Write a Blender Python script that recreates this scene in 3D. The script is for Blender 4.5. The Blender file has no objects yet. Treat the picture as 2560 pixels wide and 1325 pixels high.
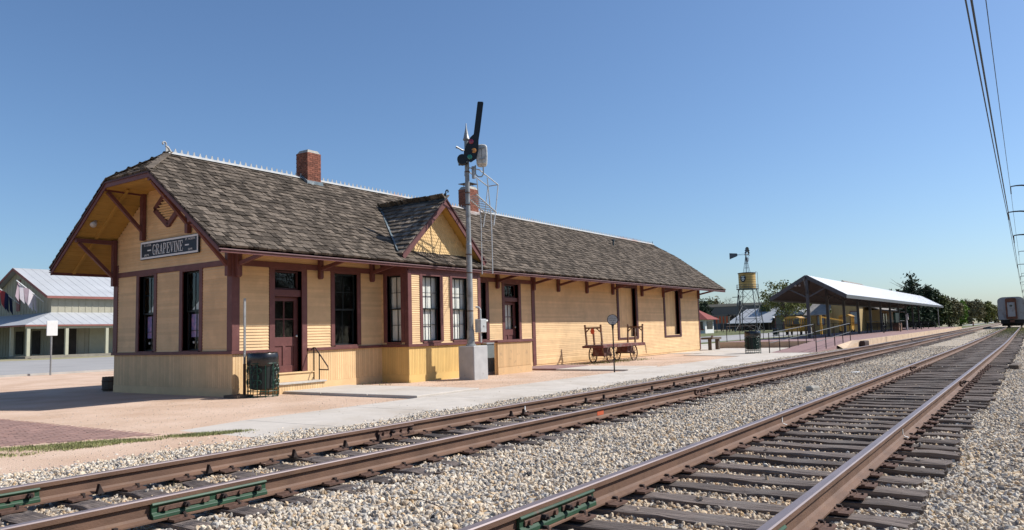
import bpy, math, random
import numpy as np
from mathutils import Vector, Matrix
random.seed(7); rng = np.random.default_rng(7)
SC = bpy.context.scene
R = math.radians

# ------------------------------------------------------------------ camera, sky, sun, exposure
CAMZ = 1.1513
cam = bpy.data.cameras.new('camera'); camo = bpy.data.objects.new('camera', cam); SC.collection.objects.link(camo)
cam.lens = 1894.7 / 2560 * 36; cam.sensor_width = 36; cam.clip_start = .05; cam.clip_end = 6000
yaw, pitch, roll = R(34.6051), R(5.0435), R(-1.5805)
dv = Vector((math.cos(yaw)*math.cos(pitch), math.sin(yaw)*math.cos(pitch), math.sin(pitch)))
rv = Vector((math.sin(yaw), -math.cos(yaw), 0)); uv = rv.cross(dv)
r2 = math.cos(roll)*rv + math.sin(roll)*uv; u2 = -math.sin(roll)*rv + math.cos(roll)*uv
camo.matrix_world = Matrix(((r2.x, u2.x, -dv.x, 0), (r2.y, u2.y, -dv.y, 0), (r2.z, u2.z, -dv.z, CAMZ), (0, 0, 0, 1)))
SC.camera = camo

SUN = Vector((.96, -1.0, 1.35)).normalized()          # direction towards the sun
w = bpy.data.worlds.new('World'); SC.world = w; w.use_nodes = True
nt = w.node_tree; bg = nt.nodes['Background']
sky = nt.nodes.new('ShaderNodeTexSky'); sky.sky_type = 'NISHITA'; sky.sun_disc = False
sky.sun_elevation = math.asin(SUN.z); sky.sun_rotation = math.atan2(SUN.x, SUN.y)
sky.altitude = 200; sky.air_density = 1.0; sky.dust_density = 1.0; sky.ozone_density = 4.0
tn = nt.nodes.new('ShaderNodeVectorMath'); tn.operation = 'MULTIPLY'; tn.inputs[1].default_value = (.88, .985, 1.08)   # clear dry spring air
nt.links.new(sky.outputs[0], tn.inputs[0]); nt.links.new(tn.outputs[0], bg.inputs[0]); bg.inputs[1].default_value = .102
sl = bpy.data.lights.new('sun', 'SUN'); sl.energy = 5.0; sl.angle = R(.53); sl.color = (1, .975, .925)
so = bpy.data.objects.new('sun', sl); SC.collection.objects.link(so)
so.rotation_euler = SUN.to_track_quat('Z', 'Y').to_euler(); so.location = (30, -20, 40)
SC.view_settings.view_transform = 'Standard'; SC.view_settings.look = 'None'
SC.view_settings.exposure = 0.30; SC.view_settings.gamma = 1
SC.cycles.use_denoising = True; SC.cycles.max_bounces = 6; SC.cycles.diffuse_bounces = 3
SC.cycles.transparent_max_bounces = 12; SC.cycles.caustics_reflective = False; SC.cycles.caustics_refractive = False

# ------------------------------------------------------------------ materials
MATS = {}
ALB = .86          # all base colours were picked a little high for this exposure
def srgb(h):
    c = [int(h[i:i+2], 16)/255 for i in (0, 2, 4)]
    return tuple(x/12.92 if x <= .04045 else ((x+.055)/1.055)**2.4 for x in c)
def mat(name, col, rough=.75, var=.12, scale=6, col2=None, stretch=(1, 1, 1), bump=0, bscale=60, metal=0, tone=0, rnd=0,
        spec=.35, detail=5, speck=None, dirt=None, dscale=2.0, dthr=(.5, .7)):
    if name in MATS: return MATS[name]
    col = [c*ALB for c in col]; col2 = [c*ALB for c in col2] if col2 else None; dirt = [c*ALB for c in dirt] if dirt else None
    m = bpy.data.materials.new(name); m.use_nodes = True; MATS[name] = m
    n, L = m.node_tree.nodes, m.node_tree.links
    b = n['Principled BSDF']; b.inputs['Roughness'].default_value = rough; b.inputs['Metallic'].default_value = metal
    b.inputs['Specular IOR Level'].default_value = spec
    tc = n.new('ShaderNodeTexCoord'); mp = n.new('ShaderNodeMapping'); mp.inputs['Scale'].default_value = stretch
    L.new(tc.outputs['Object'], mp.inputs['Vector'])
    nz = n.new('ShaderNodeTexNoise'); nz.inputs['Scale'].default_value = scale; nz.inputs['Detail'].default_value = detail
    L.new(mp.outputs[0], nz.inputs['Vector'])
    cr = n.new('ShaderNodeValToRGB'); c1 = [max(0, x*(1-var)) for x in col]; c2 = col2 or [x*(1+var) for x in col]
    cr.color_ramp.elements[0].color = (*c1, 1); cr.color_ramp.elements[1].color = (*c2, 1)
    cr.color_ramp.elements[0].position = .3; cr.color_ramp.elements[1].position = .7
    L.new(nz.outputs['Fac'], cr.inputs[0]); out = cr.outputs[0]
    def mul(fac_out, lo, hi):
        nonlocal out
        mr = n.new('ShaderNodeMapRange'); mr.inputs['To Min'].default_value = lo; mr.inputs['To Max'].default_value = hi
        L.new(fac_out, mr.inputs[0]); mx = n.new('ShaderNodeVectorMath'); mx.operation = 'SCALE'
        L.new(out, mx.inputs[0]); L.new(mr.outputs[0], mx.inputs['Scale']); out = mx.outputs[0]
    if tone:
        a = n.new('ShaderNodeAttribute'); a.attribute_name = 'tone'; mul(a.outputs['Fac'], 1-tone, 1+tone)
    if rnd:
        oi = n.new('ShaderNodeObjectInfo'); mul(oi.outputs['Random'], 1-rnd, 1+rnd)
    if speck:
        sn = n.new('ShaderNodeTexNoise'); sn.inputs['Scale'].default_value = speck[0]; sn.inputs['Detail'].default_value = 3; L.new(tc.outputs['Object'], sn.inputs['Vector'])
        mul(sn.outputs['Fac'], 1-speck[1], 1+speck[1])
    if dirt:
        dn = n.new('ShaderNodeTexNoise'); dn.inputs['Scale'].default_value = dscale; dn.inputs['Detail'].default_value = 8
        dn.inputs['Roughness'].default_value = .65
        L.new(tc.outputs['Object'], dn.inputs['Vector'])
        mr = n.new('ShaderNodeMapRange'); mr.inputs['From Min'].default_value = dthr[0]; mr.inputs['From Max'].default_value = dthr[1]
        L.new(dn.outputs['Fac'], mr.inputs[0]); mx = n.new('ShaderNodeMix'); mx.data_type = 'RGBA'
        L.new(mr.outputs[0], mx.inputs['Factor']); L.new(out, mx.inputs[6]); mx.inputs[7].default_value = (*dirt, 1); out = mx.outputs[2]
    L.new(out, b.inputs['Base Color'])
    if bump:
        bn = n.new('ShaderNodeTexNoise'); bn.inputs['Scale'].default_value = bscale; bn.inputs['Detail'].default_value = 6
        L.new(mp.outputs[0], bn.inputs['Vector'])
        bp = n.new('ShaderNodeBump'); bp.inputs['Strength'].default_value = bump; bp.inputs['Distance'].default_value = .02
        L.new(bn.outputs['Fac'], bp.inputs['Height']); L.new(bp.outputs[0], b.inputs['Normal'])
    return m
def glass_mat(name, tint=.985):
    m = bpy.data.materials.new(name); m.use_nodes = True; MATS[name] = m
    n, L = m.node_tree.nodes, m.node_tree.links; n.remove(n['Principled BSDF'])
    fr0 = n.new('ShaderNodeFresnel'); fr0.inputs[0].default_value = 1.5
    ge = n.new('ShaderNodeNewGeometry'); iv = n.new('ShaderNodeMath'); iv.operation = 'SUBTRACT'; iv.inputs[0].default_value = 1; L.new(ge.outputs['Backfacing'], iv.inputs[1])
    fr = n.new('ShaderNodeMath'); fr.operation = 'MULTIPLY'; L.new(fr0.outputs[0], fr.inputs[0]); L.new(iv.outputs[0], fr.inputs[1])
    t = n.new('ShaderNodeBsdfTransparent'); t.inputs[0].default_value = (tint, tint, tint*.98, 1)
    g = n.new('ShaderNodeBsdfGlossy'); g.inputs['Roughness'].default_value = .03
    nz = n.new('ShaderNodeTexNoise'); nz.inputs['Scale'].default_value = 2.5
    bp = n.new('ShaderNodeBump'); bp.inputs['Strength'].default_value = .08; bp.inputs['Distance'].default_value = .02
    L.new(nz.outputs['Fac'], bp.inputs['Height']); L.new(bp.outputs[0], g.inputs['Normal'])
    mx = n.new('ShaderNodeMixShader'); L.new(fr.outputs[0], mx.inputs[0]); L.new(t.outputs[0], mx.inputs[1]); L.new(g.outputs[0], mx.inputs[2])
    L.new(mx.outputs[0], n['Material Output'].inputs[0]); return m

YEL = (.83, .56, .295); MAR = (.150, .054, .049)
mat('yellow', YEL, .65, .05, 3, tone=.085, bump=.05, dirt=(.62, .41, .22), dscale=1.1, dthr=(.46, .85), speck=(14, .05))
mat('yellow_bay', (.80, .525, .19), .65, .05, 3, tone=.08, bump=.04, dirt=(.62, .40, .15), dscale=1.5, dthr=(.5, .85))
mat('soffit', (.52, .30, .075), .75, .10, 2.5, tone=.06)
mat('maroon', MAR, .55, .12, 5, bump=.03, dirt=(.24, .10, .09), dscale=3, dthr=(.55, .8))
mat('fascia_lip', (.22, .13, .13), .5, .12, 5)
mat('maroon_dark', (.085, .03, .03), .6, .12, 5)
mat('sash', (.018, .022, .022), .45, .15, 5)
glass_mat('glass')
mat('interior_dark', (.03, .027, .025), .9, .3, 1.2)  # near-black, the dark of the rooms is in this colour
mat('blind', (.98, .97, .95), .9, .05, 5)
mat('shake', (.128, .102, .080), .92, .22, 14, stretch=(1, 1, 1), tone=.55, bump=.35, bscale=55, spec=.1)
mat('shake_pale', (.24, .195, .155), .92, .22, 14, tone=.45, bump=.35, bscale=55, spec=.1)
mat('scallop', (.80, .53, .24), .65, .05, 5, tone=.07)
mat('ridge_metal', (.46, .455, .44), .6, .12, 5, dirt=(.42, .26, .20), dscale=.25, dthr=(.5, .62))
mat('flash_metal', (.16, .20, .22), .5, .2, 6, metal=.3, dirt=(.45, .45, .44), dscale=3)
mat('crest_dark', (.055, .075, .085), .5, .2, 6, metal=.3)
mat('brick', (.25, .088, .055), .9, .2, 14, tone=.28, bump=.2)
mat('mortar', (.42, .36, .30), .95, .15, 20)
mat('cap_stone', (.40, .37, .32), .95, .2, 10, bump=.2)
mat('white_paint', (.78, .78, .76), .5, .05, 5)
mat('sign_dark', (.012, .020, .035), .5, .15, 4)
mat('sign_white', (.80, .80, .80), .6, .04, 4)
mat('knob', (.85, .83, .78), .2, .02, 4)
mat('black_metal', (.02, .015, .014), .5, .2, 5)
mat('galv', (.34, .34, .335), .45, .25, 4, metal=.35, stretch=(1, 1, .4), dirt=(.16, .14, .125), dscale=3, dthr=(.5, .72))
mat('alu_paint', (.56, .56, .55), .4, .12, 6, metal=.25, dirt=(.22, .20, .18), dscale=9, dthr=(.62, .74))
mat('sem_black', (.012, .013, .016), .35, .2, 6)
mat('lens_red', (.30, .012, .04), .12, .05, 5, spec=.8)
mat('lens_amber', (.62, .24, .03), .12, .05, 5, spec=.8)
mat('lens_green', (.012, .20, .13), .12, .05, 5, spec=.8)
mat('green_metal', (.010, .055, .035), .4, .2, 6)
mat('bin_bag', (.012, .012, .014), .25, .2, 6, spec=.6)
mat('can_liner', (.012, .018, .016), .6, .2, 6)
mat('old_wood', (.13, .095, .07), .85, .3, 5, stretch=(1, 1, 8))
mat('cart_red', (.15, .042, .036), .75, .25, 6, dirt=(.22, .15, .13), dscale=5, dthr=(.45, .65))
mat('cart_wood', (.19, .095, .055), .85, .3, 6, dirt=(.24, .2, .17), dscale=4, dthr=(.5, .7))
mat('cart_deck', (.30, .23, .18), .9, .2, 6, dirt=(.24, .11, .11), dscale=3, dthr=(.45, .6))
mat('rust_iron', (.10, .055, .038), .8, .3, 10)
mat('badge_red', (.62, .10, .04), .6, .1, 10)
mat('ac_metal', (.26, .29, .29), .5, .08, 5, metal=.3)
mat('step_conc', (.55, .50, .44), .9, .1, 10)
mat('alu_base', (.47, .46, .45), .75, .10, 3, bump=.15, bscale=30, dirt=(.16, .13, .11), dscale=7, dthr=(.64, .72))
mat('alu_case', (.60, .60, .585), .45, .08, 5, dirt=(.34, .33, .31), dscale=6)
mat('galv_face', (.50, .475, .45), .7, .10, 18)
mat('rust_dark', (.055, .028, .022), .6, .2, 8)
mat('screen_yellow', (.66, .43, .22), .75, .08, 3, tone=.08, dirt=(.33, .22, .14), dscale=5, stretch=(1, 1, .2), dthr=(.58, .75))
# track
mat('rail_web', (.165, .092, .060), .7, .22, 5, stretch=(.6, 1, 1), bump=.15, bscale=90, dirt=(.20, .115, .07), dscale=6, dthr=(.55, .75))
mat('rail_head', (.26, .205, .20), .45, .15, 8, stretch=(.15, 1, 1), metal=.35, spec=.5)
mat('joint_green', (.026, .070, .036), .55, .25, 6, dirt=(.11, .065, .045), dscale=9, dthr=(.58, .70))
mat('plate_rust', (.125, .068, .048), .8, .25, 14, bump=.2)
mat('spike', (.04, .026, .022), .7, .3, 14)
mat('tie', (.135, .105, .090), .9, .45, 4.5, stretch=(9, .8, 9), rnd=.32, bump=1.0, bscale=8, dirt=(.20, .175, .155), dscale=2.2, dthr=(.5, .78))

# flat lettering meshes, made once while the scene is still empty
TXT = {}
for body in ('FT. WORTH', '20 MI', 'ST. LOUIS', '690 MI', 'CATCH THE', 'COTTON BELT', 'MAIL BAG', '1888'):
    cu = bpy.data.curves.new('lettering', 'FONT'); cu.body = body; cu.size = 1; cu.extrude = .02; cu.align_x = 'CENTER'; cu.align_y = 'CENTER'
    to = bpy.data.objects.new('lettering', cu); SC.collection.objects.link(to); bpy.context.view_layer.update()
    TXT[body] = bpy.data.meshes.new_from_object(to.evaluated_get(bpy.context.evaluated_depsgraph_get()))
    bpy.data.objects.remove(to); bpy.data.curves.remove(cu)
mat('sand', (.62, .415, .285), .95, .10, .7, col2=(.71, .515, .385), bump=.6, bscale=70, speck=(55, .42), detail=10, dirt=(.50, .33, .22), dscale=.55, dthr=(.55, .75))
mat('concrete', (.59, .525, .455), .9, .07, 2.5, speck=(90, .13), bump=.08, bscale=150, detail=9, dirt=(.46, .39, .315), dscale=.6, dthr=(.48, .72))
mat('road', (.36, .34, .325), .92, .06, .3, detail=9, dirt=(.30, .285, .275), dscale=.2)
mat('kerb_conc', (.50, .47, .43), .9, .1, 3)
mat('grass_ground', (.085, .115, .03), .95, .25, 2, col2=(.20, .19, .075), detail=8)
mat('dry_ground', (.40, .32, .22), .95, .15, .3, col2=(.30, .29, .14), detail=9)
mat('paver', (.33, .20, .165), .9, .12, 12, tone=.14, rnd=.16)
mat('platform_brick', (.30, .185, .175), .9, .12, 3, tone=.1)
mat('platform_face', (.60, .44, .30), .9, .10, 2, dirt=(.45, .33, .24), dscale=1.2)
mat('blade', (.25, .255, .10), .8, .3, 3, tone=.45)
mat('dry_blade', (.42, .35, .19), .9, .2, 3, tone=.3)
mat('leaf_spring', (.18, .185, .05), .8, .25, 1.2, tone=.45)
mat('leaf_bright', (.17, .27, .04), .8, .25, 1.2, tone=.4)
mat('leaf_dark', (.032, .052, .024), .85, .25, 1.2, tone=.5)
mat('leaf_olive', (.18, .16, .08), .85, .25, 1.2, tone=.45)
mat('leaf_mid', (.10, .115, .04), .85, .25, 1.2, tone=.5)
mat('twig', (.12, .10, .085), .95, .2, 4)
mat('bark', (.10, .08, .065), .95, .25, 4)
def stone_mat(name, inst, warm=(1, 1, 1)):
    m = bpy.data.materials.new(name); m.use_nodes = True; MATS[name] = m
    n, L = m.node_tree.nodes, m.node_tree.links; b = n['Principled BSDF']; b.inputs['Roughness'].default_value = .9
    b.inputs['Specular IOR Level'].default_value = .2
    cr = n.new('ShaderNodeValToRGB'); cr.color_ramp.interpolation = 'LINEAR' if inst else 'CONSTANT'
    cols = [(0, (.24, .225, .215)), (.12, (.52, .43, .325)), (.25, (.60, .51, .40)), (.38, (.315, .315, .32)), (.5, (.50, .355, .21)), (.62, (.43, .40, .365)),
            (.74, (.64, .575, .485)), (.86, (.49, .395, .295)), (.95, (.16, .15, .15))]
    e = cr.color_ramp.elements
    while len(e) < len(cols): e.new(.5)
    for k, (p, c) in enumerate(cols): e[k].position = p; e[k].color = (c[0]*warm[0], c[1]*warm[1], c[2]*warm[2], 1)
    tc = n.new('ShaderNodeTexCoord')
    if inst:
        oi = n.new('ShaderNodeObjectInfo'); L.new(oi.outputs['Random'], cr.inputs[0])
        nz = n.new('ShaderNodeTexNoise'); nz.inputs['Scale'].default_value = 25; L.new(tc.outputs['Object'], nz.inputs['Vector'])
        mr = n.new('ShaderNodeMapRange'); mr.inputs['To Min'].default_value = .78; mr.inputs['To Max'].default_value = 1.2; L.new(nz.outputs['Fac'], mr.inputs[0])
        mx = n.new('ShaderNodeVectorMath'); mx.operation = 'SCALE'; L.new(cr.outputs[0], mx.inputs[0]); L.new(mr.outputs[0], mx.inputs['Scale'])
        L.new(mx.outputs[0], b.inputs['Base Color'])
    else:
        vo = n.new('ShaderNodeTexVoronoi'); vo.inputs['Scale'].default_value = 21; L.new(tc.outputs['Object'], vo.inputs['Vector'])
        sx = n.new('ShaderNodeSeparateColor'); L.new(vo.outputs['Color'], sx.inputs[0]); L.new(sx.outputs[0], cr.inputs[0])
        bp = n.new('ShaderNodeBump'); bp.inputs['Strength'].default_value = 1; bp.inputs['Distance'].default_value = .035; bp.invert = True
        L.new(vo.outputs['Distance'], bp.inputs['Height']); L.new(bp.outputs[0], b.inputs['Normal'])
        L.new(cr.outputs[0], b.inputs['Base Color'])
stone_mat('ballast_sheet', False, (.88, .85, .80)); stone_mat('stone', True, (1.10, 1.08, 1.04)); stone_mat('stone_dusty', True, (1.05, .95, .82)); stone_mat('oily_stone', False, (.30, .24, .19))

# ------------------------------------------------------------------ helpers
ORG = {}
def V(*a): return np.array(a, float)
class MB:
    def __init__(s): s.v = []; s.f = []; s.t = []; s.m = []
    def add(s, vs, fs, t=.5, m=0):
        o = len(s.v); s.v.extend([tuple(map(float, q)) for q in vs]); s.f.extend([tuple(i+o for i in f) for f in fs])
        s.t.extend([t]*len(fs)); s.m.extend([m]*len(fs)); return s
    def box(s, x0, x1, y0, y1, z0, z1, t=.5, m=0):
        return s.add([(x0,y0,z0),(x1,y0,z0),(x1,y1,z0),(x0,y1,z0),(x0,y0,z1),(x1,y0,z1),(x1,y1,z1),(x0,y1,z1)],
              [(0,3,2,1),(4,5,6,7),(0,1,5,4),(1,2,6,5),(2,3,7,6),(3,0,4,7)], t, m)
    def beam(s, p, q, w, h, up=(0, 0, 1), t=.5, m=0):
        p, q, up = V(*p), V(*q), V(*up); d = (q-p)/np.linalg.norm(q-p)
        a = np.cross(d, up)
        if np.linalg.norm(a) < 1e-6: a = np.cross(d, V(1, 0, 0))
        a /= np.linalg.norm(a); b = np.cross(a, d)
        a = a*w/2; b = b*h/2
        return s.add([p-a-b, p+a-b, p+a+b, p-a+b, q-a-b, q+a-b, q+a+b, q-a+b],
              [(0,3,2,1),(4,5,6,7),(0,1,5,4),(1,2,6,5),(2,3,7,6),(3,0,4,7)], t, m)
    def tube(s, pts, r, n=8, t=.5, m=0, closed=False):
        pts = [V(*p) for p in pts]; N = len(pts); rr = r if hasattr(r, '__len__') else [r]*N; o = len(s.v); fs = []
        prev = None
        for i, p in enumerate(pts):
            if closed: d = pts[(i+1) % N]-pts[i-1]
            else: d = pts[min(i+1, N-1)]-pts[max(i-1, 0)]
            d = d/np.linalg.norm(d)
            a = prev - d*np.dot(prev, d) if prev is not None else np.cross(d, V(0, 0, 1))
            if np.linalg.norm(a) < 1e-4: a = np.cross(d, V(1, 0, 0))
            a /= np.linalg.norm(a); prev = a; b = np.cross(d, a)
            for k in range(n):
                g = 2*math.pi*k/n; s.v.append(tuple(p+(a*math.cos(g)+b*math.sin(g))*rr[i]))
        for i in range(N if closed else N-1):
            j = (i+1) % N
            for k in range(n): fs.append((o+i*n+k, o+i*n+(k+1) % n, o+j*n+(k+1) % n, o+j*n+k))
        if not closed: fs += [tuple(o+k for k in range(n))[::-1], tuple(o+(N-1)*n+k for k in range(n))]
        s.f.extend(fs); s.t.extend([t]*len(fs)); s.m.extend([m]*len(fs)); return s
    def cyl(s, c, r, z0, z1, n=16, r2=None, t=.5, m=0):
        return s.tube([(c[0], c[1], z0), (c[0], c[1], z1)], [r, r if r2 is None else r2], n, t, m)
    def lathe(s, c, prof, n=16, t=.5, m=0):          # prof: (radius, z)
        return s.tube([(c[0], c[1], z+i*1e-6) for i, (_, z) in enumerate(prof)], [r for r, _ in prof], n, t, m)
    def prism(s, poly, vec, t=.5, m=0):
        n = len(poly); q = [V(*p)+V(*vec) for p in poly]
        return s.add(list(poly)+q, [tuple(range(n))[::-1], tuple(range(n, 2*n))]+[(i, (i+1) % n, (i+1) % n+n, i+n) for i in range(n)], t, m)
    def quad(s, a, b, c, d, t=.5, m=0): return s.add([a, b, c, d], [(0, 1, 2, 3)], t, m)
    def mesh(s, name, mats, org=(0, 0, 0), smooth=False):
        me = bpy.data.meshes.new(name); me.from_pydata((np.array(s.v)-np.array(org)).tolist(), [], s.f)
        for m_ in (mats if isinstance(mats, (list, tuple)) else [mats]): me.materials.append(MATS[m_])
        a = me.attributes.new('tone', 'FLOAT', 'FACE'); a.data.foreach_set('value', np.array(s.t, np.float32))
        if any(s.m): me.polygons.foreach_set('material_index', np.array(s.m, np.int32))
        if smooth: me.polygons.foreach_set('use_smooth', np.ones(len(s.f), bool))
        me.update(); return me
    def build(s, name, mats, parent=None, org=None, smooth=False, bevel=0, fix=True):
        g = ORG[parent.name] if parent is not None else (org or (0, 0, 0))
        me = s.mesh(name, mats, g, smooth)
        o = bpy.data.objects.new(name, me); SC.collection.objects.link(o); ORG[o.name] = tuple(g)
        if parent is not None: o.parent = parent
        else: o.location = g
        if bevel:
            b = o.modifiers.new('bevel', 'BEVEL'); b.width = bevel; b.segments = 1; b.limit_method = 'ANGLE'
        return o
def tag(o, label=None, cat=None, group=None, kind=None):
    for k, v in (('label', label), ('category', cat), ('group', group), ('kind', kind)):
        if v: o[k] = v
    return o
def thing(name, loc, label, cat, group=None):
    o = bpy.data.objects.new(name, None); SC.collection.objects.link(o); o.location = loc; o.empty_display_size = .2
    ORG[o.name] = tuple(loc); return tag(o, label, cat, group)
def inst(name, me, parent, loc, rz=0, rot=None, scale=None):
    o = bpy.data.objects.new(name, me); SC.collection.objects.link(o)
    if parent is not None: o.parent = parent; g = ORG[parent.name]
    else: g = (0, 0, 0)
    o.location = (loc[0]-g[0], loc[1]-g[1], loc[2]-g[2]); o.rotation_euler = rot or (0, 0, rz)
    if scale: o.scale = scale
    ORG[o.name] = tuple(loc); return o

# ------------------------------------------------------------------ ground and paving
GK = ([-1e5, 9, 24, 75, 130, 1e5], [-.27, -.27, -.27, 0, .1, .1])
def gh(y): return float(np.interp(y, *GK))
def off(x):
    s = max(0., x-38); return .0092*s*s/(s+10) if s else 0.
def sheet(name, x0, x1, y0, y1, dz, m, nx=1, thick=0):
    ys = sorted({y0, y1, *[k for k in GK[0] if y0 < k < y1]}); xs = np.linspace(x0, x1, nx+1); b = MB()
    for i in range(nx):
        for j in range(len(ys)-1):
            b.quad((xs[i], ys[j], gh(ys[j])+dz), (xs[i+1], ys[j], gh(ys[j])+dz), (xs[i+1], ys[j+1], gh(ys[j+1])+dz), (xs[i], ys[j+1], gh(ys[j+1])+dz))
    if thick:
        for (a, c) in (((x0, y0), (x1, y0)), ((x1, y0), (x1, y1)), ((x1, y1), (x0, y1)), ((x0, y1), (x0, y0))):
            b.quad((*a, gh(a[1])+dz-thick), (*c, gh(c[1])+dz-thick), (*c, gh(c[1])+dz), (*a, gh(a[1])+dz))
    return tag(b.build(name, m), kind='structure')
sheet('ground', -3000, 3000, -3000, 3000, -.012, 'dry_ground')
sheet('gravel_yard', -25, 49, 8.2, 37.0, 0, 'sand', 1)
# far road and parking behind the depot, road right of the depot, lawn strips
sheet('road', -60, 70, 37.2, 66, .002, 'road')
sheet('access_road', 45.5, 160, 16.0, 22.6, .004, 'concrete')
sheet('lawn_strip', 46, 150, 22.6, 24.8, .010, 'grass_ground')
sheet('back_road', 49.5, 190, 24.8, 37.1, .006, 'road')
sheet('lawn_verge', 70.5, 240, 37.4, 46, .008, 'grass_ground')
sheet('lawn_field', 75, 420, 47, 70, .006, 'grass_ground')
sheet('lawn_track_end', 118, 330, 10.6, 17, .012, 'grass_ground')
sheet('far_lane', 205, 420, 12.8, 15.5, .03, 'road')
kb = MB(); kb.box(-60, 45, 37.0, 37.15, gh(37)-.1, gh(37)+.09); tag(kb.build('kerb', 'kerb_conc'), kind='structure')
# concrete walk along the track, its joints are gaps between slabs
walk = thing('concrete_walk', (8, 10, -.27), None, None); walk['kind'] = 'structure'
MB().add([(6.75, 9.3, -.275), (8.294, 9.05, -.246), (8.294, 11.45, -.246), (6.75, 11.35, -.275), (6.75, 9.3, -.4), (8.294, 9.05, -.4), (8.294, 11.45, -.4), (6.75, 11.35, -.4)], [(0, 1, 2, 3), (0, 4, 5, 1), (2, 6, 7, 3)]).build('slab', 'concrete', walk)
xs = [8.3]
while xs[-1] < 38.6: xs.append(min(38.6, xs[-1]+2.42))
for a, b_ in zip(xs[:-1], xs[1:]):
    MB().box(a+.006, b_-.006, 9.05, 11.45, -.40, -.246).build('slab', 'concrete', walk, bevel=.006)
dp = thing('door_path', (13.9, 13.8, -.27), None, None); dp['kind'] = 'structure'
for a, b_ in ((11.46, 13.0), (13.02, 14.6), (14.62, 16.12)):
    MB().box(12.75, 15.05, a, b_, -.40, -.20+.0).build('slab', 'concrete', dp, bevel=.008)
fp = thing('side_path', (24.6, 13, -.27), None, None); fp['kind'] = 'structure'
for a, b_ in ((11.46, 12.9), (12.92, 14.3)): MB().box(23.3, 25.7, a, b_, -.40, -.215).build('slab', 'concrete', fp, bevel=.008)
MB().box(23.35, 25.75, 14.32, 16.3, -.4, -.20).build('brick_apron', 'platform_brick', fp, bevel=.008)
ep = thing('end_path', (37, 13, -.27), None, None); ep['kind'] = 'structure'
MB().prism([(35.0, 11.46, -.4), (38.6, 11.46, -.4), (40.6, 14.3, -.4), (36.4, 14.8, -.4)], (0, 0, .155)).build('slab', 'concrete', ep, bevel=.008)
apron = MB().box(38.61, 47.5, 8.4, 16.6, -.5, -.252).build('ramp_apron', 'concrete'); tag(apron, kind='structure')
# brick paving at the left
bpv = MB().prism([(-6, 21.5, -.4), (-6, 19.8, -.4), (4.0, 12.45, -.4), (6.66, 10.85, -.4), (6.66, 17.2, -.4), (6.5, 21.5, -.4)], (0, 0, .136)).build('brick_paving', 'sand', org=(5, 13, -.27))
tag(bpv, kind='structure')
pm = [MB().box(-.094, .094, -.0445, .0445, -.03, .0, t=random.random()).mesh('paver', 'paver') for _ in range(6)]
def in_pave(x, y): return x < 6.62 and y < 18.5 and y > 12.52+(x-4.0)*(-1.70/2.9)
np_ = []
for j in range(90):
    for i in range(60):
        x = 6.6-i*.2-(j % 2)*.1; y = 10.7+j*.1
        if in_pave(x-.1, y-.05) and in_pave(x+.1, y-.05) and x > .5 + 0: np_.append((x, y))
np_.sort(key=lambda q: q[0]**2+q[1]**2)
vis = [q for q in np_ if q[0] > .36*q[1]][:290]
for (x, y) in vis: inst('brick', random.choice(pm), bpv, (x, y, -.258+random.uniform(-.003, .003)), 0)
rest = MB(); vs_ = set(vis)
for (x, y) in np_:
    if (x, y) not in vs_: rest.box(x-.098, x+.098, y-.048, y+.048, -.29, -.258+random.uniform(-.003, .003), t=random.random())
tag(rest.build('paver_field', 'paver', bpv), kind='stuff')

# ------------------------------------------------------------------ ballast bed, sloping, and its stones
BK = ([-7, -1, .4, 1.0, 3.1, 3.5, 4.7, 5.2, 7.3, 8.0, 8.8, 9.6], [-.31, -.295, -.268, -.250, -.240, -.202, -.200, -.226, -.232, -.226, -.245, -.285])
def bh(x, y): return float(np.interp(y-off(x), *BK))+.012*math.sin(x*1.7+y*2.3)*math.sin(y*3.1-x*.8)
def edge_n(x): return 9.55+.12*math.sin(x*2.1)+.1*math.sin(x*.7+1)-(.5 if x > 8 else 0)*1.0
b = MB(); XS = list(np.arange(-4, 40, .5))+list(np.arange(40, 300, 4)); YS = list(np.arange(-7, 9.8, .3))
idx = {}
for i, x in enumerate(XS):
    for j, y in enumerate(YS):
        yy = y+off(x); idx[i, j] = len(b.v); b.v.append((x, yy, bh(x, yy)))
for i in range(len(XS)-1):
    for j in range(len(YS)-1):
        b.f.append((idx[i, j], idx[i+1, j], idx[i+1, j+1], idx[i, j+1])); b.t.append(.5); b.m.append(0)
bb = b.build('ballast_bed', 'ballast_sheet', smooth=True); tag(bb, kind='structure')

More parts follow.
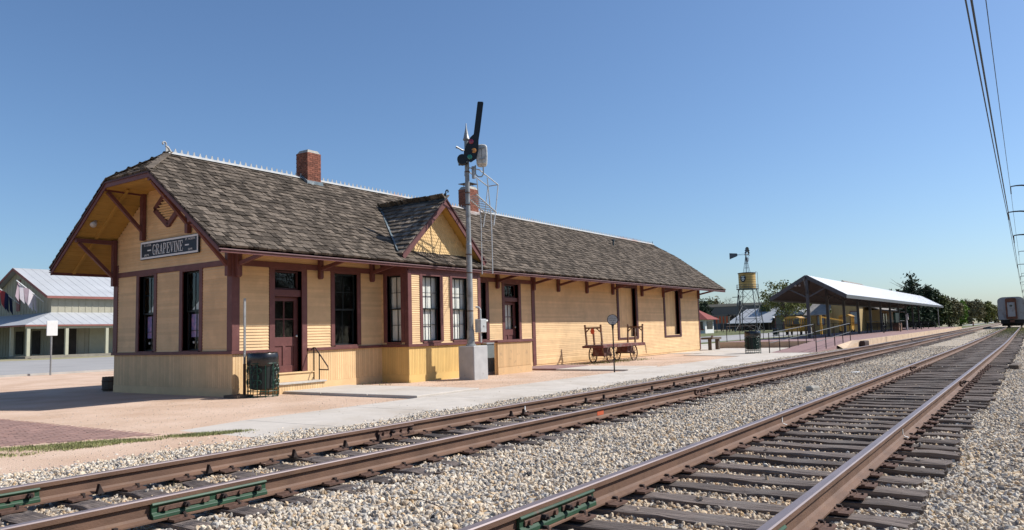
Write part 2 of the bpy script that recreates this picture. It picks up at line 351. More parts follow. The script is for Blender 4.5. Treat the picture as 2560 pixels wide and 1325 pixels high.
b = MB(); XO = [x for x in XS if 21 <= x < 120]
for x0_, x1_ in zip(XO[:-1], XO[1:]):
    q = [(x, y+off(x), bh(x, y+off(x))+.006) for x, y in ((x0_, 5.62), (x1_, 5.62), (x1_, 6.92), (x0_, 6.92))]; b.quad(*q)
tag(b.build('oily_ballast', 'oily_stone'), kind='structure')
TIES = []      # (x, yc, half_len, half_w, rot) used to keep stones off the ties
def make_track(name, label, yc, xstart, xend, tlo, thi, seed):
    rnd = random.Random(seed)
    root = thing(name, (0, yc, -.3), label, 'railway track')
    xs = list(np.arange(xstart, 40, 4.))+list(np.arange(40, xend, 5.))
    # rail section: flat foot, web, head; (dy, dz) with dz 0 at running surface
    prof = [(-.07, -.172), (.07, -.172), (.07, -.160), (.022, -.146), (.009, -.128), (.009, -.052), (.034, -.042), (.036, -.008), (.028, 0), (-.028, 0), (-.036, -.008), (-.034, -.042), (-.009, -.052), (-.009, -.128), (-.022, -.146), (-.07, -.160)]
    for sgn in (-1, 1):
        m = MB(); n = len(prof)
        for i, x in enumerate(xs):
            for (dy, dz) in prof: m.v.append((x, yc+off(x)+sgn*.7525+dy, dz))
        for i in range(len(xs)-1):
            for k in range(n):
                m.f.append((i*n+k, i*n+(k+1) % n, (i+1)*n+(k+1) % n, (i+1)*n+k)); m.t.append(.5); m.m.append(1 if k in (7, 8, 9) else 0)
        m.build('rail', ['rail_web', 'rail_head'], root)
    # ties: worn shared meshes
    vari = []
    for q in range(7):
        m = MB(); nx, ny = 4, 12; W = .112; Lh = 1.29
        top = []
        for j in range(ny+1):
            for i in range(nx+1):
                x = -W+2*W*i/nx; y = -Lh+2*Lh*j/ny
                ed = abs(2*i/nx-1)
                top.append((x+rnd.uniform(-.006, .006), y+(rnd.uniform(-.03, .02) if j in (0, ny) else 0), rnd.uniform(-.008, .004)-.014*ed**4*rnd.random()-(.012 if j in (0, ny) else 0)*rnd.random()))
        m.v = top+[(-W, -Lh, -.17), (W, -Lh, -.17), (W, Lh, -.17), (-W, Lh, -.17)]
        nn = nx+1
        for j in range(ny):
            for i in range(nx): m.f.append((j*nn+i, j*nn+i+1, (j+1)*nn+i+1, (j+1)*nn+i))
        c = len(top)
        m.f.append(tuple([c, c+1]+[i for i in range(nx, -1, -1)]))
        m.f.append(tuple([c+2, c+3]+[ny*nn+i for i in range(nn)]))
        m.f.append(tuple([c+3, c]+[j*nn for j in range(ny+1)]))
        m.f.append(tuple([c+1, c+2]+[j*nn+nx for j in range(ny, -1, -1)]))
        m.t = [.5]*len(m.f); m.m = [0]*len(m.f); vari.append(m.mesh('tie', 'tie'))
    pl = MB()
    pl.prism([(-.09, -.17, 0), (.09, -.17, 0), (.09, .17, 0), (-.09, .17, 0)], (0, 0, .016))
    for s_ in (-1, 1):
        pl.prism([(-.09, s_*.075, .016), (.09, s_*.075, .016), (.09, s_*.10, .016), (-.09, s_*.10, .016)][::s_], (0, 0, .012))
        dx = -.05*s_
        pl.box(dx-.009, dx+.009, s_*.088-.014, s_*.088+.012, .014, .036, m=1); pl.box(dx-.014, dx+.014, s_*.08-.018, s_*.08+.016, .034, .046, m=1)
        pl.box(.02, .036, s_*.145-.008, s_*.145+.008, .012, .034, m=1)
    plm = pl.mesh('tie_plate', ['plate_rust', 'spike'])
    x = tlo
    while x < thi:
        yo = rnd.uniform(-.07, .07); rz = rnd.uniform(-.035, .035); z = -.190+rnd.uniform(-.010, .006)
        y = yc+off(x)+yo
        t = inst('tie', rnd.choice(vari), root, (x, y, z), rz, scale=(rnd.uniform(.92, 1.06), rnd.uniform(.97, 1.04), 1))
        TIES.append((x, y, 1.3, .115))
        if x < 26:
            for s_ in (-1, 1):
                o = bpy.data.objects.new('tie_plate', plm); SC.collection.objects.link(o); o.parent = t
                o.location = (0, s_*.7525-yo, -.186-z); ORG[o.name] = (x, y, z)
        x += rnd.uniform(.47, .56) if x > 3 else .53
    return root
def joint(root, x0, x1, y, green=True, side=-1):
    """A pair of joint bars bolted to the rail web, on the camera side; side -1 faces -Y."""
    b = MB(); s = side; yo = y+off(x0)
    b.prism([(x0, yo+s*.010, -.158), (x0, yo+s*.060, -.156), (x0, yo+s*.058, -.128), (x0, yo+s*.034, -.110), (x0, yo+s*.034, -.070), (x0, yo+s*.052, -.052), (x0, yo+s*.042, -.036), (x0, yo+s*.010, -.046)][::-s], (x1-x0, 0, 0))
    j = b.build('joint_bar', 'joint_green' if green else 'plate_rust', root, bevel=.003)
    if green:
        for (a, c) in ((.05, .47), (.53, .95)):
            w_ = x1-x0; MB().box(x0+w_*a, x0+w_*c, min(yo+s*.033, yo+s*.046), max(yo+s*.033, yo+s*.046), -.108, -.072).build('washer_plate', 'plate_rust', j, bevel=.003)
    for k, f in enumerate((.10, .26, .42, .58, .74, .90) if green else (.14, .36, .64, .86)):
        x = x0+(x1-x0)*f; nut = k % 2 == 1
        m = MB(); m.tube([(x, yo+s*.030, -.09), (x, yo+s*(.085 if nut else .066), -.09)], .022 if nut else .018, 6 if nut else 10)
        if nut: m.tube([(x, yo+s*.06, -.09), (x, yo+s*.105, -.09)], .011, 8)
        m.build('bolt', 'spike' if nut else 'plate_rust', j)
    return j
t1 = make_track('railway_track', 'railway track with brown rails beside the concrete walk in front of the yellow depot', 6.266, -6, 290, .7, 95, 3)
t2 = make_track('railway_track', 'railway track crossing the lower right corner, with the old passenger car standing on it', 2.123, -6, 240, .6, 95, 5)
joint(t1, 3.17, 4.18, 5.5134); joint(t1, 2.2, 3.06, 7.018); joint(t2, 4.12, 5.11, 2.8755); joint(t2, 3.80, 4.72, 1.3705)
joint(t1, 7.03, 7.69, 7.018, False); joint(t1, 14.0, 14.7, 5.5134, False); joint(t1, 20.4, 21.1, 7.018, False)
joint(t1, 27.6, 28.3, 5.5134, False); joint(t2, 22.4, 23.1, 2.8755, False); joint(t2, 17.2, 17.9, 1.3705, False)
an = MB().prism([(-.02, 0, 0), (.045, 0, 0), (.03, 0, .02), (.0, 0, .085)], (0, -.045, 0)).mesh('rail_anchor', 'spike')
for x, y in ((3.52, 7.018), (4.60, 7.018), (5.66, 7.018), (6.42, 7.018), (6.98, 7.018), (9.9, 7.018), (10.25, 7.018), (12.3, 7.018), (13.0, 7.018), (15.2, 7.018), (16.4, 7.018), (18.2, 7.018), (19.3, 7.018)):
    inst('rail_anchor', an, t1, (x, y-.068, -.170))

# stones: points with instanced crushed-rock shapes
stc = bpy.data.collections.new('stone_shapes'); std = bpy.data.collections.new('dusty_stone_shapes')
for k in range(8):
    rr = random.Random(50+k); m = MB()
    t_ = (1+5**.5)/2
    ico = [(-1,t_,0),(1,t_,0),(-1,-t_,0),(1,-t_,0),(0,-1,t_),(0,1,t_),(0,-1,-t_),(0,1,-t_),(t_,0,-1),(t_,0,1),(-t_,0,-1),(-t_,0,1)]
    sx, sy, sz = rr.uniform(.75, 1.3), rr.uniform(.7, 1.1), rr.uniform(.5, .85)
    m.add([(a*sx*.5*rr.uniform(.65, 1.3), c*sy*.5*rr.uniform(.65, 1.3), d*sz*.5*rr.uniform(.65, 1.3)) for a, c, d in ico],
          [(0,11,5),(0,5,1),(0,1,7),(0,7,10),(0,10,11),(1,5,9),(5,11,4),(11,10,2),(10,7,6),(7,1,8),(3,9,4),(3,4,2),(3,2,6),(3,6,8),(3,8,9),(4,9,5),(2,4,11),(6,2,10),(8,6,7),(9,8,1)])
    stc.objects.link(bpy.data.objects.new('stone', m.mesh('stone', 'stone'))); std.objects.link(bpy.data.objects.new('stone', m.mesh('stone', 'stone_dusty')))
def inview(x, y, mrg=.12):
    dx, dy = x*dv.x+y*dv.y, x*rv.x+y*rv.y
    return dx > .8 and abs(dy) < dx*(.676+mrg)+.6
tie_grid = {}
for t_ in TIES: tie_grid.setdefault(int(t_[0]*2), []).append(t_)
def on_tie(x, y):
    for k in (int(x*2)-1, int(x*2), int(x*2)+1):
        for (tx, ty, hl, hw) in tie_grid.get(k, ()):
            if abs(x-tx) < hw-.012 and abs(y-ty) < hl-.02: return True
    return False
def scatter(x0, x1, y0, y1, dens, ztop, pred=lambda x, y: True):
    n = int((x1-x0)*(y1-y0)*dens); P = rng.random((n, 2)); out = []
    for a, c in P:
        x = x0+(x1-x0)*a; y = y0+(y1-y0)*c+off(x0+(x1-x0)*a)
        if not inview(x, y) or not pred(x, y): continue
        y_ = y-off(x)
        if y > edge_n(x)-.1+.65*(rng.random()**3): continue
        if x > 23 and 5.62 < y-off(x) < 6.92 and rng.random() > .25: continue
        tie = on_tie(x, y)
        if tie:
            if 4.7 < y_ < 5.05 or 3.2 < y_ < 3.45 or y_ > 7.45: pass
            elif rng.random() > .008: continue
        for ry in (1.3705, 2.8755, 5.5134, 7.018):
            if abs(y_-ry) < .075: break
        else:
            z = bh(x, y)+ztop+rng.uniform(-.012, .010)
            if tie: z = -.185
            out.append((x, y, z))
    return out
pts = scatter(1.5, 8, -2, 10.2, 900, .004)+scatter(8, 15, -2, 10.2, 600, .003)+scatter(15, 26, -2, 10.2, 300, .002)+scatter(26, 45, -2, 10.2, 130, 0)
def dusty(q):
    y_ = q[1]-off(q[0]); return (1.40 < y_+rng.normal(0, .05) < 2.85 or 5.5 < y_+rng.normal(0, .05) < 7.05) and rng.random() < .85
def ballast_obj(name, label, P_):
    me = bpy.data.meshes.new(name); me.from_pydata(P_, [], []); o = bpy.data.objects.new(name, me); SC.collection.objects.link(o)
    return tag(o, label, 'ballast', kind='stuff')
pd = [q for q in pts if dusty(q)]; sd_ = set(pd)
bo = ballast_obj('ballast', 'pale grey and tan crushed stone ballast beside and between the two tracks', [q for q in pts if q not in sd_])
bd = ballast_obj('dusty_ballast', 'browner dusty ballast stones between the rails of both tracks', pd)
def scatter_gn(o, coll, lo, hi):
    g = bpy.data.node_groups.new('scatter', 'GeometryNodeTree')
    g.interface.new_socket('Geometry', in_out='INPUT', socket_type='NodeSocketGeometry'); g.interface.new_socket('Geometry', in_out='OUTPUT', socket_type='NodeSocketGeometry')
    n, L = g.nodes, g.links; gi = n.new('NodeGroupInput'); go = n.new('NodeGroupOutput')
    ip = n.new('GeometryNodeInstanceOnPoints'); ci = n.new('GeometryNodeCollectionInfo'); ci.inputs[0].default_value = coll; ci.inputs[1].default_value = True; ci.inputs[2].default_value = True
    rt = n.new('FunctionNodeRandomValue'); rt.data_type = 'FLOAT_VECTOR'; rt.inputs[1].default_value = (6.28, 6.28, 6.28)
    rs = n.new('FunctionNodeRandomValue'); rs.data_type = 'FLOAT'; rs.inputs[2].default_value = lo; rs.inputs[3].default_value = hi; rs.inputs['Seed'].default_value = 4
    L.new(gi.outputs[0], ip.inputs['Points']); L.new(ci.outputs[0], ip.inputs['Instance']); ip.inputs['Pick Instance'].default_value = True
    L.new(rt.outputs[0], ip.inputs['Rotation']); L.new(rs.outputs[1], ip.inputs['Scale']); L.new(ip.outputs[0], go.inputs[0])
    md = o.modifiers.new('scatter', 'NODES'); md.node_group = g
scatter_gn(bo, stc, .011, .031); scatter_gn(bd, std, .010, .027)
print('stones', len(pts))
# ------------------------------------------------------------------ the depot
X0, X1, Y0, Y1, YC = 11.64, 43.40, 16.57, 22.17, 19.37
ZR, KS, YE, ZE = 6.31, .7266, 15.31, 3.36
XA, XB, XRA, XRB = 10.40, 44.60, 11.56, 43.48
ZH = 5.54; HW = (ZR-ZH)/KS
GZ = -.27
YBAY, XBL, XBR = 15.47, 16.89, 20.43
def roofz(y): return ZR-KS*abs(y-YC)
depot = thing('depot', (27.5, 19.37, GZ), 'long yellow wooden railway depot with maroon trim and weathered shake roof', 'railway depot')
class PL:                                           # wall plane: u along, o outwards, z up
    def __init__(s, ax, c, sg): s.ax, s.c, s.sg = ax, c, sg
    def __call__(s, u, o, z): return (u, s.c+s.sg*o, z) if s.ax == 'x' else (s.c+s.sg*o, u, z)
    def box(s, b, u0, u1, o0, o1, z0, z1, t=.5, m=0):
        p, q = s(u0, o0, z0), s(u1, o1, z1)
        return b.box(min(p[0], q[0]), max(p[0], q[0]), min(p[1], q[1]), max(p[1], q[1]), z0, z1, t, m)
FR, EN, RE, FA = PL('x', Y0, -1), PL('y', X0, -1), PL('x', Y1, 1), PL('y', X1, 1)
BF, BL, BR = PL('x', YBAY, -1), PL('y', XBL, -1), PL('y', XBR, 1)
def segs(u0, u1, z, ops):                           # parts of u0..u1 not in an opening at height z
    cur = [(u0, u1)]
    for (a, c, za, zb) in ops:
        if za <= z <= zb: cur = [(p, q) for s_, e in cur for p, q in ((s_, min(e, a)), (max(s_, c), e)) if q-p > .004]
    return cur
def clap(b, P, u0, u1, z0, z1, pitch, ops=(), clip=None):
    n = max(1, round((z1-z0)/pitch)); h = (z1-z0)/n
    for i in range(n):
        za = z0+i*h; zb = za+h; a, c = (u0, u1) if clip is None else clip((za+zb)/2)
        if c-a < .02: continue
        for (p, q) in segs(a, c, (za+zb)/2, ops):
            # board lengths with butt joints
            cuts = [p]
            while q-cuts[-1] > 4.8: cuts.append(cuts[-1]+random.uniform(2.4, 4.2))
            cuts.append(q)
            for s_, e in zip(cuts[:-1], cuts[1:]):
                t = random.random(); e -= .002
                b.add([P(s_, .022, za), P(e, .022, za), P(e, .004, zb), P(s_, .004, zb), P(s_, .003, za), P(e, .003, za)], [(0, 1, 2, 3), (4, 5, 1, 0)], t)
def bead(b, P, u0, u1, z0, z1, w=.083):
    n = max(1, round((u1-u0)/w)); h = (u1-u0)/n
    for i in range(n):
        a = u0+i*h; P.box(b, a+.004, a+h-.004, 0, .012, z0, z1, random.random())
def core(b, P, u0, u1, z0, z1, ops=(), th=.14):
    us = sorted({u0, u1, *[x for o in ops for x in o[:2] if u0 < x < u1]}); zs = sorted({z0, z1, *[x for o in ops for x in o[2:] if z0 < x < z1]})
    for a, c in zip(us[:-1], us[1:]):
        run = None
        for p, q in list(zip(zs[:-1], zs[1:]))+[(None, None)]:
            hit = p is None or any(o[0] < (a+c)/2 < o[1] and o[2] < (p+q)/2 < o[3] for o in ops)
            if not hit: run = (run[0], q) if run else (p, q)
            elif run: P.box(b, a, c, -th, 0, run[0], run[1]); run = None
def grid_sash(root, P, u0, u1, z0, z1, cols, rows, o, fr=.04, mu=.016, glass='glass', mt='sash'):
    b = MB(); P.box(b, u0, u0+fr, o-.04, o, z0, z1); P.box(b, u1-fr, u1, o-.04, o, z0, z1)
    P.box(b, u0+fr, u1-fr, o-.04, o, z0, z0+fr); P.box(b, u0+fr, u1-fr, o-.04, o, z1-fr, z1)
    a, c, p, q = u0+fr, u1-fr, z0+fr, z1-fr
    for i in range(1, cols): u = a+(c-a)*i/cols; P.box(b, u-mu/2, u+mu/2, o-.032, o-.005, p, q)
    for j in range(1, rows):
        z = p+(q-p)*j/rows
        for i in range(cols): P.box(b, a+(c-a)*i/cols+(mu/2 if i else 0), a+(c-a)*(i+1)/cols-(mu/2 if i < cols-1 else 0), o-.031, o-.006, z-mu/2, z+mu/2)
    s_ = b.build('sash', mt, root)
    for i in range(cols):
        for j in range(rows):
            g = MB(); P.box(g, a+(c-a)*i/cols+.004, a+(c-a)*(i+1)/cols-.004, o-.022, o-.018, p+(q-p)*j/rows+.004, p+(q-p)*(j+1)/rows-.004); g.build('pane', glass, root)
def window(parent, P, u0, u1, z0, z1, cl=.14, cr=.14, top=.14, cols=2, rows=2, rec=.11, blind=None, sill=True, split=.5, ct='maroon'):
    b = MB(); P.box(b, u0-cl, u0, -rec-.04, .036, z0, z1+top); P.box(b, u1, u1+cr, -rec-.04, .036, z0, z1+top)
    P.box(b, u0, u1, -rec-.04, .034, z1, z1+top)
    wn = b.build('window', ct, parent, bevel=.004)
    if sill: s_ = MB(); P.box(s_, u0-.002, u1+.002, -rec-.04, .05, z0-.05, z0+.012); s_.build('sill', ct, wn, bevel=.004)
    zm = z0+(z1-z0)*split
    grid_sash(wn, P, u0, u1, z0+.012, zm+.02, cols, rows, -rec-.045+.02); grid_sash(wn, P, u0, u1, zm-.02, z1, cols, rows, -rec+.016)
    if blind:
        q = MB(); n = 14; a, c, p = u0-.10, u1+.24, z0+(z1-z0)*blind[0]
        for i in range(n):
            ua, ub = a+(c-a)*i/n, a+(c-a)*(i+1)/n; oa, ob = -.195-.007*(i % 2), -.195-.007*((i+1) % 2)
            q.add([P(ua, oa, p), P(ub, ob, p), P(ub, ob, z1+.05), P(ua, oa, z1+.05)], [(0, 1, 2, 3)])
        q.build('blind', 'blind', wn)
    return wn
# ---- openings (inner edges)
W1 = (14.98, 15.86, .90, 2.97); W2 = (21.20, 22.24, .90, 2.97); D1 = (12.90, 13.80, .22, 2.97); D2 = (23.42, 24.36, .35, 2.97)
F1 = (32.92, 34.80, .74, 3.16); F2 = (38.42, 40.36, .74, 3.18)
EA = (20.10, 20.86, .88, 2.99); EB = (17.96, 18.72, .88, 2.99)
BS = (15.74, 16.32, .93, 2.95); B1 = (17.52, 18.36, .93, 2.95); B2 = (18.96, 19.80, .93, 2.95)
ex = lambda o, e=.0: (o[0]-e, o[1]+e, o[2]-.0, o[3]+e)
fops = [ex(W1), ex(W2), ex(D1), ex(D2), ex(F1), ex(F2)]
shell = MB()
core(shell, FR, X0+.001, X1, GZ+.02, 4.1, fops+[(XBL+.05, XBR-.05, .8, 3.0)]); core(shell, EN, Y0+.14, Y1, GZ-.02, 3.1, [ex(EA), ex(EB)])
core(shell, RE, X0+.14, X1, GZ, 4.1); core(shell, FA, Y0, Y1-.14, GZ, 4.1)
for P in (EN, FA): shell.prism([P(Y0+.16, -.14, 3.102), P(Y1-.16, -.14, 3.102), P(Y1-.1, -.14, roofz(Y1-.1)-.2), P(YC+HW*.9, -.14, roofz(YC+HW*.9)-.2), P(YC-HW*.9, -.14, roofz(YC-HW*.9)-.2), P(Y0+.1, -.14, roofz(Y0+.1)-.2)], tuple(np.array(P(0, 0, 0))-np.array(P(0, -.14, 0))))
core(shell, BF, XBL+.12, XBR-.12, GZ, 3.3, [ex(B1), ex(B2)], .12); core(shell, BL, YBAY, Y0-.001, GZ, 3.3, [ex(BS)], .12); core(shell, BR, YBAY, Y0-.001, GZ, 3.3, [ex(BS)], .12)
shell.build('wall', 'yellow', depot)
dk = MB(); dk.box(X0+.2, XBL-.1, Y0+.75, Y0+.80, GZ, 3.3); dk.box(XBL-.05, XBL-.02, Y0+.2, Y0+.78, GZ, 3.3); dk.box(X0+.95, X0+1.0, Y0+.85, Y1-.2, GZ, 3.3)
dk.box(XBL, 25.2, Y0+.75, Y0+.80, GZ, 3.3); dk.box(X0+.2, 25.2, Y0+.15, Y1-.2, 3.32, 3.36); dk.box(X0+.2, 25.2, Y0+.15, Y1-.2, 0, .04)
dk.build('dark_backing', 'interior_dark', depot)  # added near-black panels that make the rooms behind the glass look dark
# ---- siding
cas = lambda o, l=.14, r=.14, t=.14: (o[0]-l, o[1]+r, o[2], o[3]+t)
sd = MB(); PT = .0765; fo = [cas(W1), cas(W2, .18, .18), cas(D1, .17, .18), cas(D2, .16, .16)]
clap(sd, FR, X0+.18, XBL, .87, 3.02, PT, fo); clap(sd, FR, XBR, 25.27, .87, 3.02, PT, fo)
clap(sd, FR, X0, 25.27, 3.17, 4.12, PT)
clap(sd, FR, 25.50, X1-.12, -.0, 4.12, PT, [cas(F1, .2, .2, .16), cas(F2, .2, .2, .16)])
clap(sd, EN, Y0+.18, Y1-.18, .87, 3.03, PT, [cas(EA), cas(EB)])
def gclip(z):
    h = min(Y1-YC, (ZR-.16-z)/KS); return (YC-h, YC+h)
clap(sd, EN, Y0, Y1, 3.17, 5.62, PT, (), gclip)
clap(sd, FA, Y0, Y1, 0, 5.62, .15, (), gclip); clap(sd, RE, X0, X1, 0, 4.1, .15)
tag(sd.build('siding', 'yellow', depot), kind='stuff')
bs = MB(); PB = .066; bo_ = [cas(B1, .12, .13), cas(B2, .12, .13)]
clap(bs, BF, XBL+.13, XBR-.12, .87, 2.97, PB, bo_); clap(bs, BL, YBAY+.12, Y0, .87, 3.0, PB, [cas(BS, .14, .14)]); clap(bs, BR, YBAY+.12, Y0, .87, 3.0, PB, [cas(BS, .14, .14)])
tag(bs.build('bay_siding', 'yellow', depot), kind='stuff')
wb = MB(); bead(wb, FR, X0, 12.70, -.06, .79); bead(wb, FR, 14.0, XBL, -.06, .79); bead(wb, FR, XBR, 25.27, -.06, .79); bead(wb, EN, Y0+.0, Y1, -.06, .79)
for P, a, c in ((FR, X0, 12.70), (FR, 14.0, XBL), (FR, XBR, 25.27), (EN, Y0-.02, Y1)): P.box(wb, a, c, 0, .022, GZ-.05, -.062)
P = FR; P.box(wb, 25.5, X1, 0, .02, -.17, -.004)
tag(wb.build('wainscot', 'yellow', depot), kind='stuff')
wy = MB(); bead(wy, BF, XBL, XBR, -.04, .79, .075); bead(wy, BL, YBAY, Y0, -.04, .79, .075); bead(wy, BR, YBAY, Y0, -.04, .79, .075)
BF.box(wy, XBL-.02, XBR+.02, 0, .022, GZ-.03, -.042); BL.box(wy, YBAY, Y0, 0, .022, GZ-.03, -.042); BR.box(wy, YBAY, Y0, 0, .022, GZ-.03, -.042)
tag(wy.build('bay_wainscot', 'yellow_bay', depot), kind='stuff')
# ---- trim: belt course, frieze, corner boards
def trim(name, boxes, m='maroon'):
    b = MB()
    for (P, a, c, o0, o1, z0, z1) in boxes: P.box(b, a, c, o0, o1, z0, z1)
    return b.build(name, m, depot, bevel=.004)
trim('belt_course', [(FR, X0-.07, 12.73, 0, .07, .79, .87)]); trim('belt_course', [(FR, 13.98, XBL-.072, 0, .07, .79, .87)]); trim('belt_course', [(FR, XBR+.072, 25.27, 0, .07, .79, .87)])
trim('belt_course', [(EN, Y0-.0, Y1+.07, 0, .07, .79, .868)])
trim('belt_course', [(BF, XBL-.07, XBR+.07, 0, .07, .79, .87)]); trim('belt_course', [(BL, YBAY, Y0-.072, 0, .07, .79, .868)])
trim('frieze', [(FR, X0+.2, XBL, 0, .045, 3.02, 3.17)]); trim('frieze', [(FR, XBR, 25.27, 0, .045, 3.02, 3.17)]); trim('frieze', [(EN, Y0+.2, Y1-.2, 0, .045, 3.03, 3.17)])
trim('frieze', [(BF, XBL+.0, XBR, 0, .05, 3.09, 3.34), (BF, XBL+.14, XBR-.13, 0, .03, 2.97, 3.085)]); trim('frieze', [(BL, YBAY, Y0, 0, .05, 3.02, 3.34)])
trim('corner_board', [(FR, X0-.04, X0+.18, 0, .04, .872, 3.4), (EN, Y0-.04+.0405, Y0+.18, 0, .04, .87, 3.4)])
trim('corner_board', [(EN, Y1-.18, Y1+.04, 0, .04, .87, 3.4)])
trim('corner_board', [(FR, X1-.12, X1+.03, 0, .035, -.16, 3.9), (FA, Y0, Y0+.12, 0, .035, -.16, 3.9)])
trim('corner_board', [(BF, XBL-.035, XBL+.13, 0, .035, .872, 3.085), (BL, YBAY+.001, YBAY+.12, 0, .035, .87, 3.018)])
trim('corner_board', [(BF, XBR-.12, XBR+.035, 0, .035, .872, 3.085)])
trim('corner_board', [(FR, 25.272, 25.50, 0, .045, -.2, 3.9)])
# ---- windows
window(depot, FR, *W1); window(depot, FR, *W2, cl=.18, cr=.18, blind=(.02,))
for o in (EA, EB): window(depot, EN, *o, cols=2, rows=2, rec=.12)
window(depot, BL, *BS, cols=2, rows=2, blind=(.02,)); window(depot, BF, *B1, cl=.12, cr=.13, cols=3, rows=2, blind=(.02,)); window(depot, BF, *B2, cl=.12, cr=.13, cols=3, rows=2, blind=(.02,))
window(depot, BR, *BS, cols=2, rows=2)
# ---- doors
def door(P, u0, u1, z0, zt, cl, cr, zl, zb0, zb1, rec=.16, blind=False, name='door'):
    b = MB(); P.box(b, u0-cl, u0, -rec-.05, .036, z0-.1, zt+.14); P.box(b, u1, u1+cr, -rec-.05, .036, z0-.1, zt+.14); P.box(b, u0, u1, -rec-.05, .034, zt, zt+.14)
    P.box(b, u0, u1, -rec-.05, -.02, zb0, zb1)
    fr = b.build('door_frame', 'maroon', depot, bevel=.004)
    grid_sash(fr, P, u0+.02, u1-.02, zb1+.005, zt-.005, 2 if blind else 1, 1, -rec+.04, .05, .02, mt='maroon_dark')
    o = -rec; w_ = u1-u0-.02; a = u0+.01; b = MB(); zg = z0+(zl-z0)*.47
    P.box(b, a, a+.11, o-.04, o, z0, zl); P.box(b, a+w_-.11, a+w_, o-.04, o, z0, zl); P.box(b, a+.11, a+w_-.11, o-.04, o, zl-.11, zl)
    P.box(b, a+.11, a+w_-.11, o-.04, o, zg-.24, zg); P.box(b, a+.11, a+w_-.11, o-.04, o, z0, z0+.2)
    mid = a+w_/2; P.box(b, mid-.05, mid+.05, o-.04, o, z0+.2, zg-.24); P.box(b, a+.11, mid-.05, o-.034, o-.022, z0+.2, zg-.24); P.box(b, mid+.05, a+w_-.11, o-.034, o-.022, z0+.2, zg-.24)
    P.box(b, mid-.016, mid+.016, o-.034, o-.004, zg, zl-.11); zc = (zg+zl-.11)/2
    P.box(b, a+.11, mid-.016, o-.033, o-.005, zc-.014, zc+.014); P.box(b, mid+.016, a+w_-.11, o-.033, o-.005, zc-.014, zc+.014)
    d = b.build(name, 'maroon', depot, bevel=.004)
    for (ua, ub) in ((a+.114, mid-.02), (mid+.02, a+w_-.114)):
        for (p, q) in ((zg+.004, zc-.018), (zc+.018, zl-.114)):
            g = MB(); P.box(g, ua, ub, o-.022, o-.018, p, q); g.build('pane', 'glass', d)
    k = MB(); c = P(a+w_-.06, o, z0+.98); n = np.array(P(0, 1, 0))-np.array(P(0, 0, 0)); c = np.array(c)
    k.tube([c, c+n*.03, c+n*.045, c+n*.06, c+n*.068], [.012, .012, .03, .03, .006], 10); k.build('knob', 'knob', d, smooth=True)
    if blind:
        q = MB(); P.box(q, u0+.06, u1-.06, o-.16, o-.15, zg-.05, zl); q.build('blind', 'blind', d)
    return d
door(FR, *D1, .17, .18, 2.26, 2.27, 2.45); door(FR, *D2, .16, .16, 2.30, 2.31, 2.46, blind=True)
# freight doors: plain sliding leaves set back in heavy frames
for o in (F1, F2):
    b = MB(); FR.box(b, o[0]-.2, o[0], -.22, .05, o[2]-.10, o[3]+.16); FR.box(b, o[1], o[1]+.2, -.22, .05, o[2]-.10, o[3]+.16); FR.box(b, o[0], o[1], -.22, .048, o[3], o[3]+.16); FR.box(b, o[0], o[1], -.22, .048, o[2]-.10, o[2])
    f = b.build('freight_door', 'maroon_dark', depot, bevel=.005)
    b = MB(); bead(b, PL('x', Y0+.20, -1), o[0], o[1], o[2], o[3], .14); b.box(o[0], o[1], Y0+.205, Y0+.25, o[2], o[3]); tag(b.build('door_leaf', 'yellow', f))
# ---- doorway steps
b = MB(); b.box(12.80, 13.96, 16.28, Y0-.03, .005, .215); b.box(12.78, 13.98, 16.25, Y0-.03, .216, .245); s1 = b.build('doorstep', 'yellow', depot, bevel=.004)
b = MB(); bead(b, PL('x', 16.02, -1), 12.62, 14.12, GZ-.05, -.045); b.box(12.62, 14.12, 16.03, Y0-.03, GZ-.05, -.045); b.build('step_riser', 'yellow', depot)
MB().box(12.58, 14.16, 15.96, Y0-.03, -.043, .004).build('step_tread', 'step_conc', depot, bevel=.008)

# ---- roof deck, fascia, barge boards, soffit
def slope_pts(sg, dz=0): # front sg=-1
    y = lambda d: YC+sg*d
    return [(XA, y(4.06), ZE+dz), (XB, y(4.06), ZE+dz), (XB, y(HW), ZH+dz), (XRB, y(0), ZR+dz), (XRA, y(0), ZR+dz), (XA, y(HW), ZH+dz)]
b = MB()
for sg in (-1, 1):
    p = slope_pts(sg, -.035); b.prism(p if sg < 0 else p[::-1], (0, 0, -.06))
b.prism([(XA, YC+HW, ZH-.035), (XA, YC-HW, ZH-.035), (XRA, YC, ZR-.035)], (0, 0, -.06)); b.prism([(XB, YC-HW, ZH-.035), (XB, YC+HW, ZH-.035), (XRB, YC, ZR-.035)], (0, 0, -.06))
roof = b.build('roof', 'shake', depot)
def planks(b, p00, p10, p01, p11, w):   # soffit strip between two edges, boards parallel to p00->p10
    p00, p10, p01, p11 = map(lambda q: V(*q), (p00, p10, p01, p11)); n = max(1, int(np.linalg.norm(p01-p00)/w))
    for i in range(n):
        a, c = i/n, (i+1)/n-.004; dz = V(0, 0, -.003*(i % 2))
        q = [p00+(p01-p00)*a+dz, p10+(p11-p10)*a+dz, p10+(p11-p10)*c+dz, p00+(p01-p00)*c+dz]; b.prism(q, (0, 0, -.015), random.random())
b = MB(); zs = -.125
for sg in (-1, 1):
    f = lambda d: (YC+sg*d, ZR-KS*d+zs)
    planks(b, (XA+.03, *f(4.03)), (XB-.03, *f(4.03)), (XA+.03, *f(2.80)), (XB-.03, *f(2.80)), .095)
    for (xa, xb) in ((XA+.03, X0), (X1, XB-.03)): planks(b, (xa, *f(2.80)), (xb, *f(2.80)), (xa, *f(HW)), (xb, *f(HW)), .12)
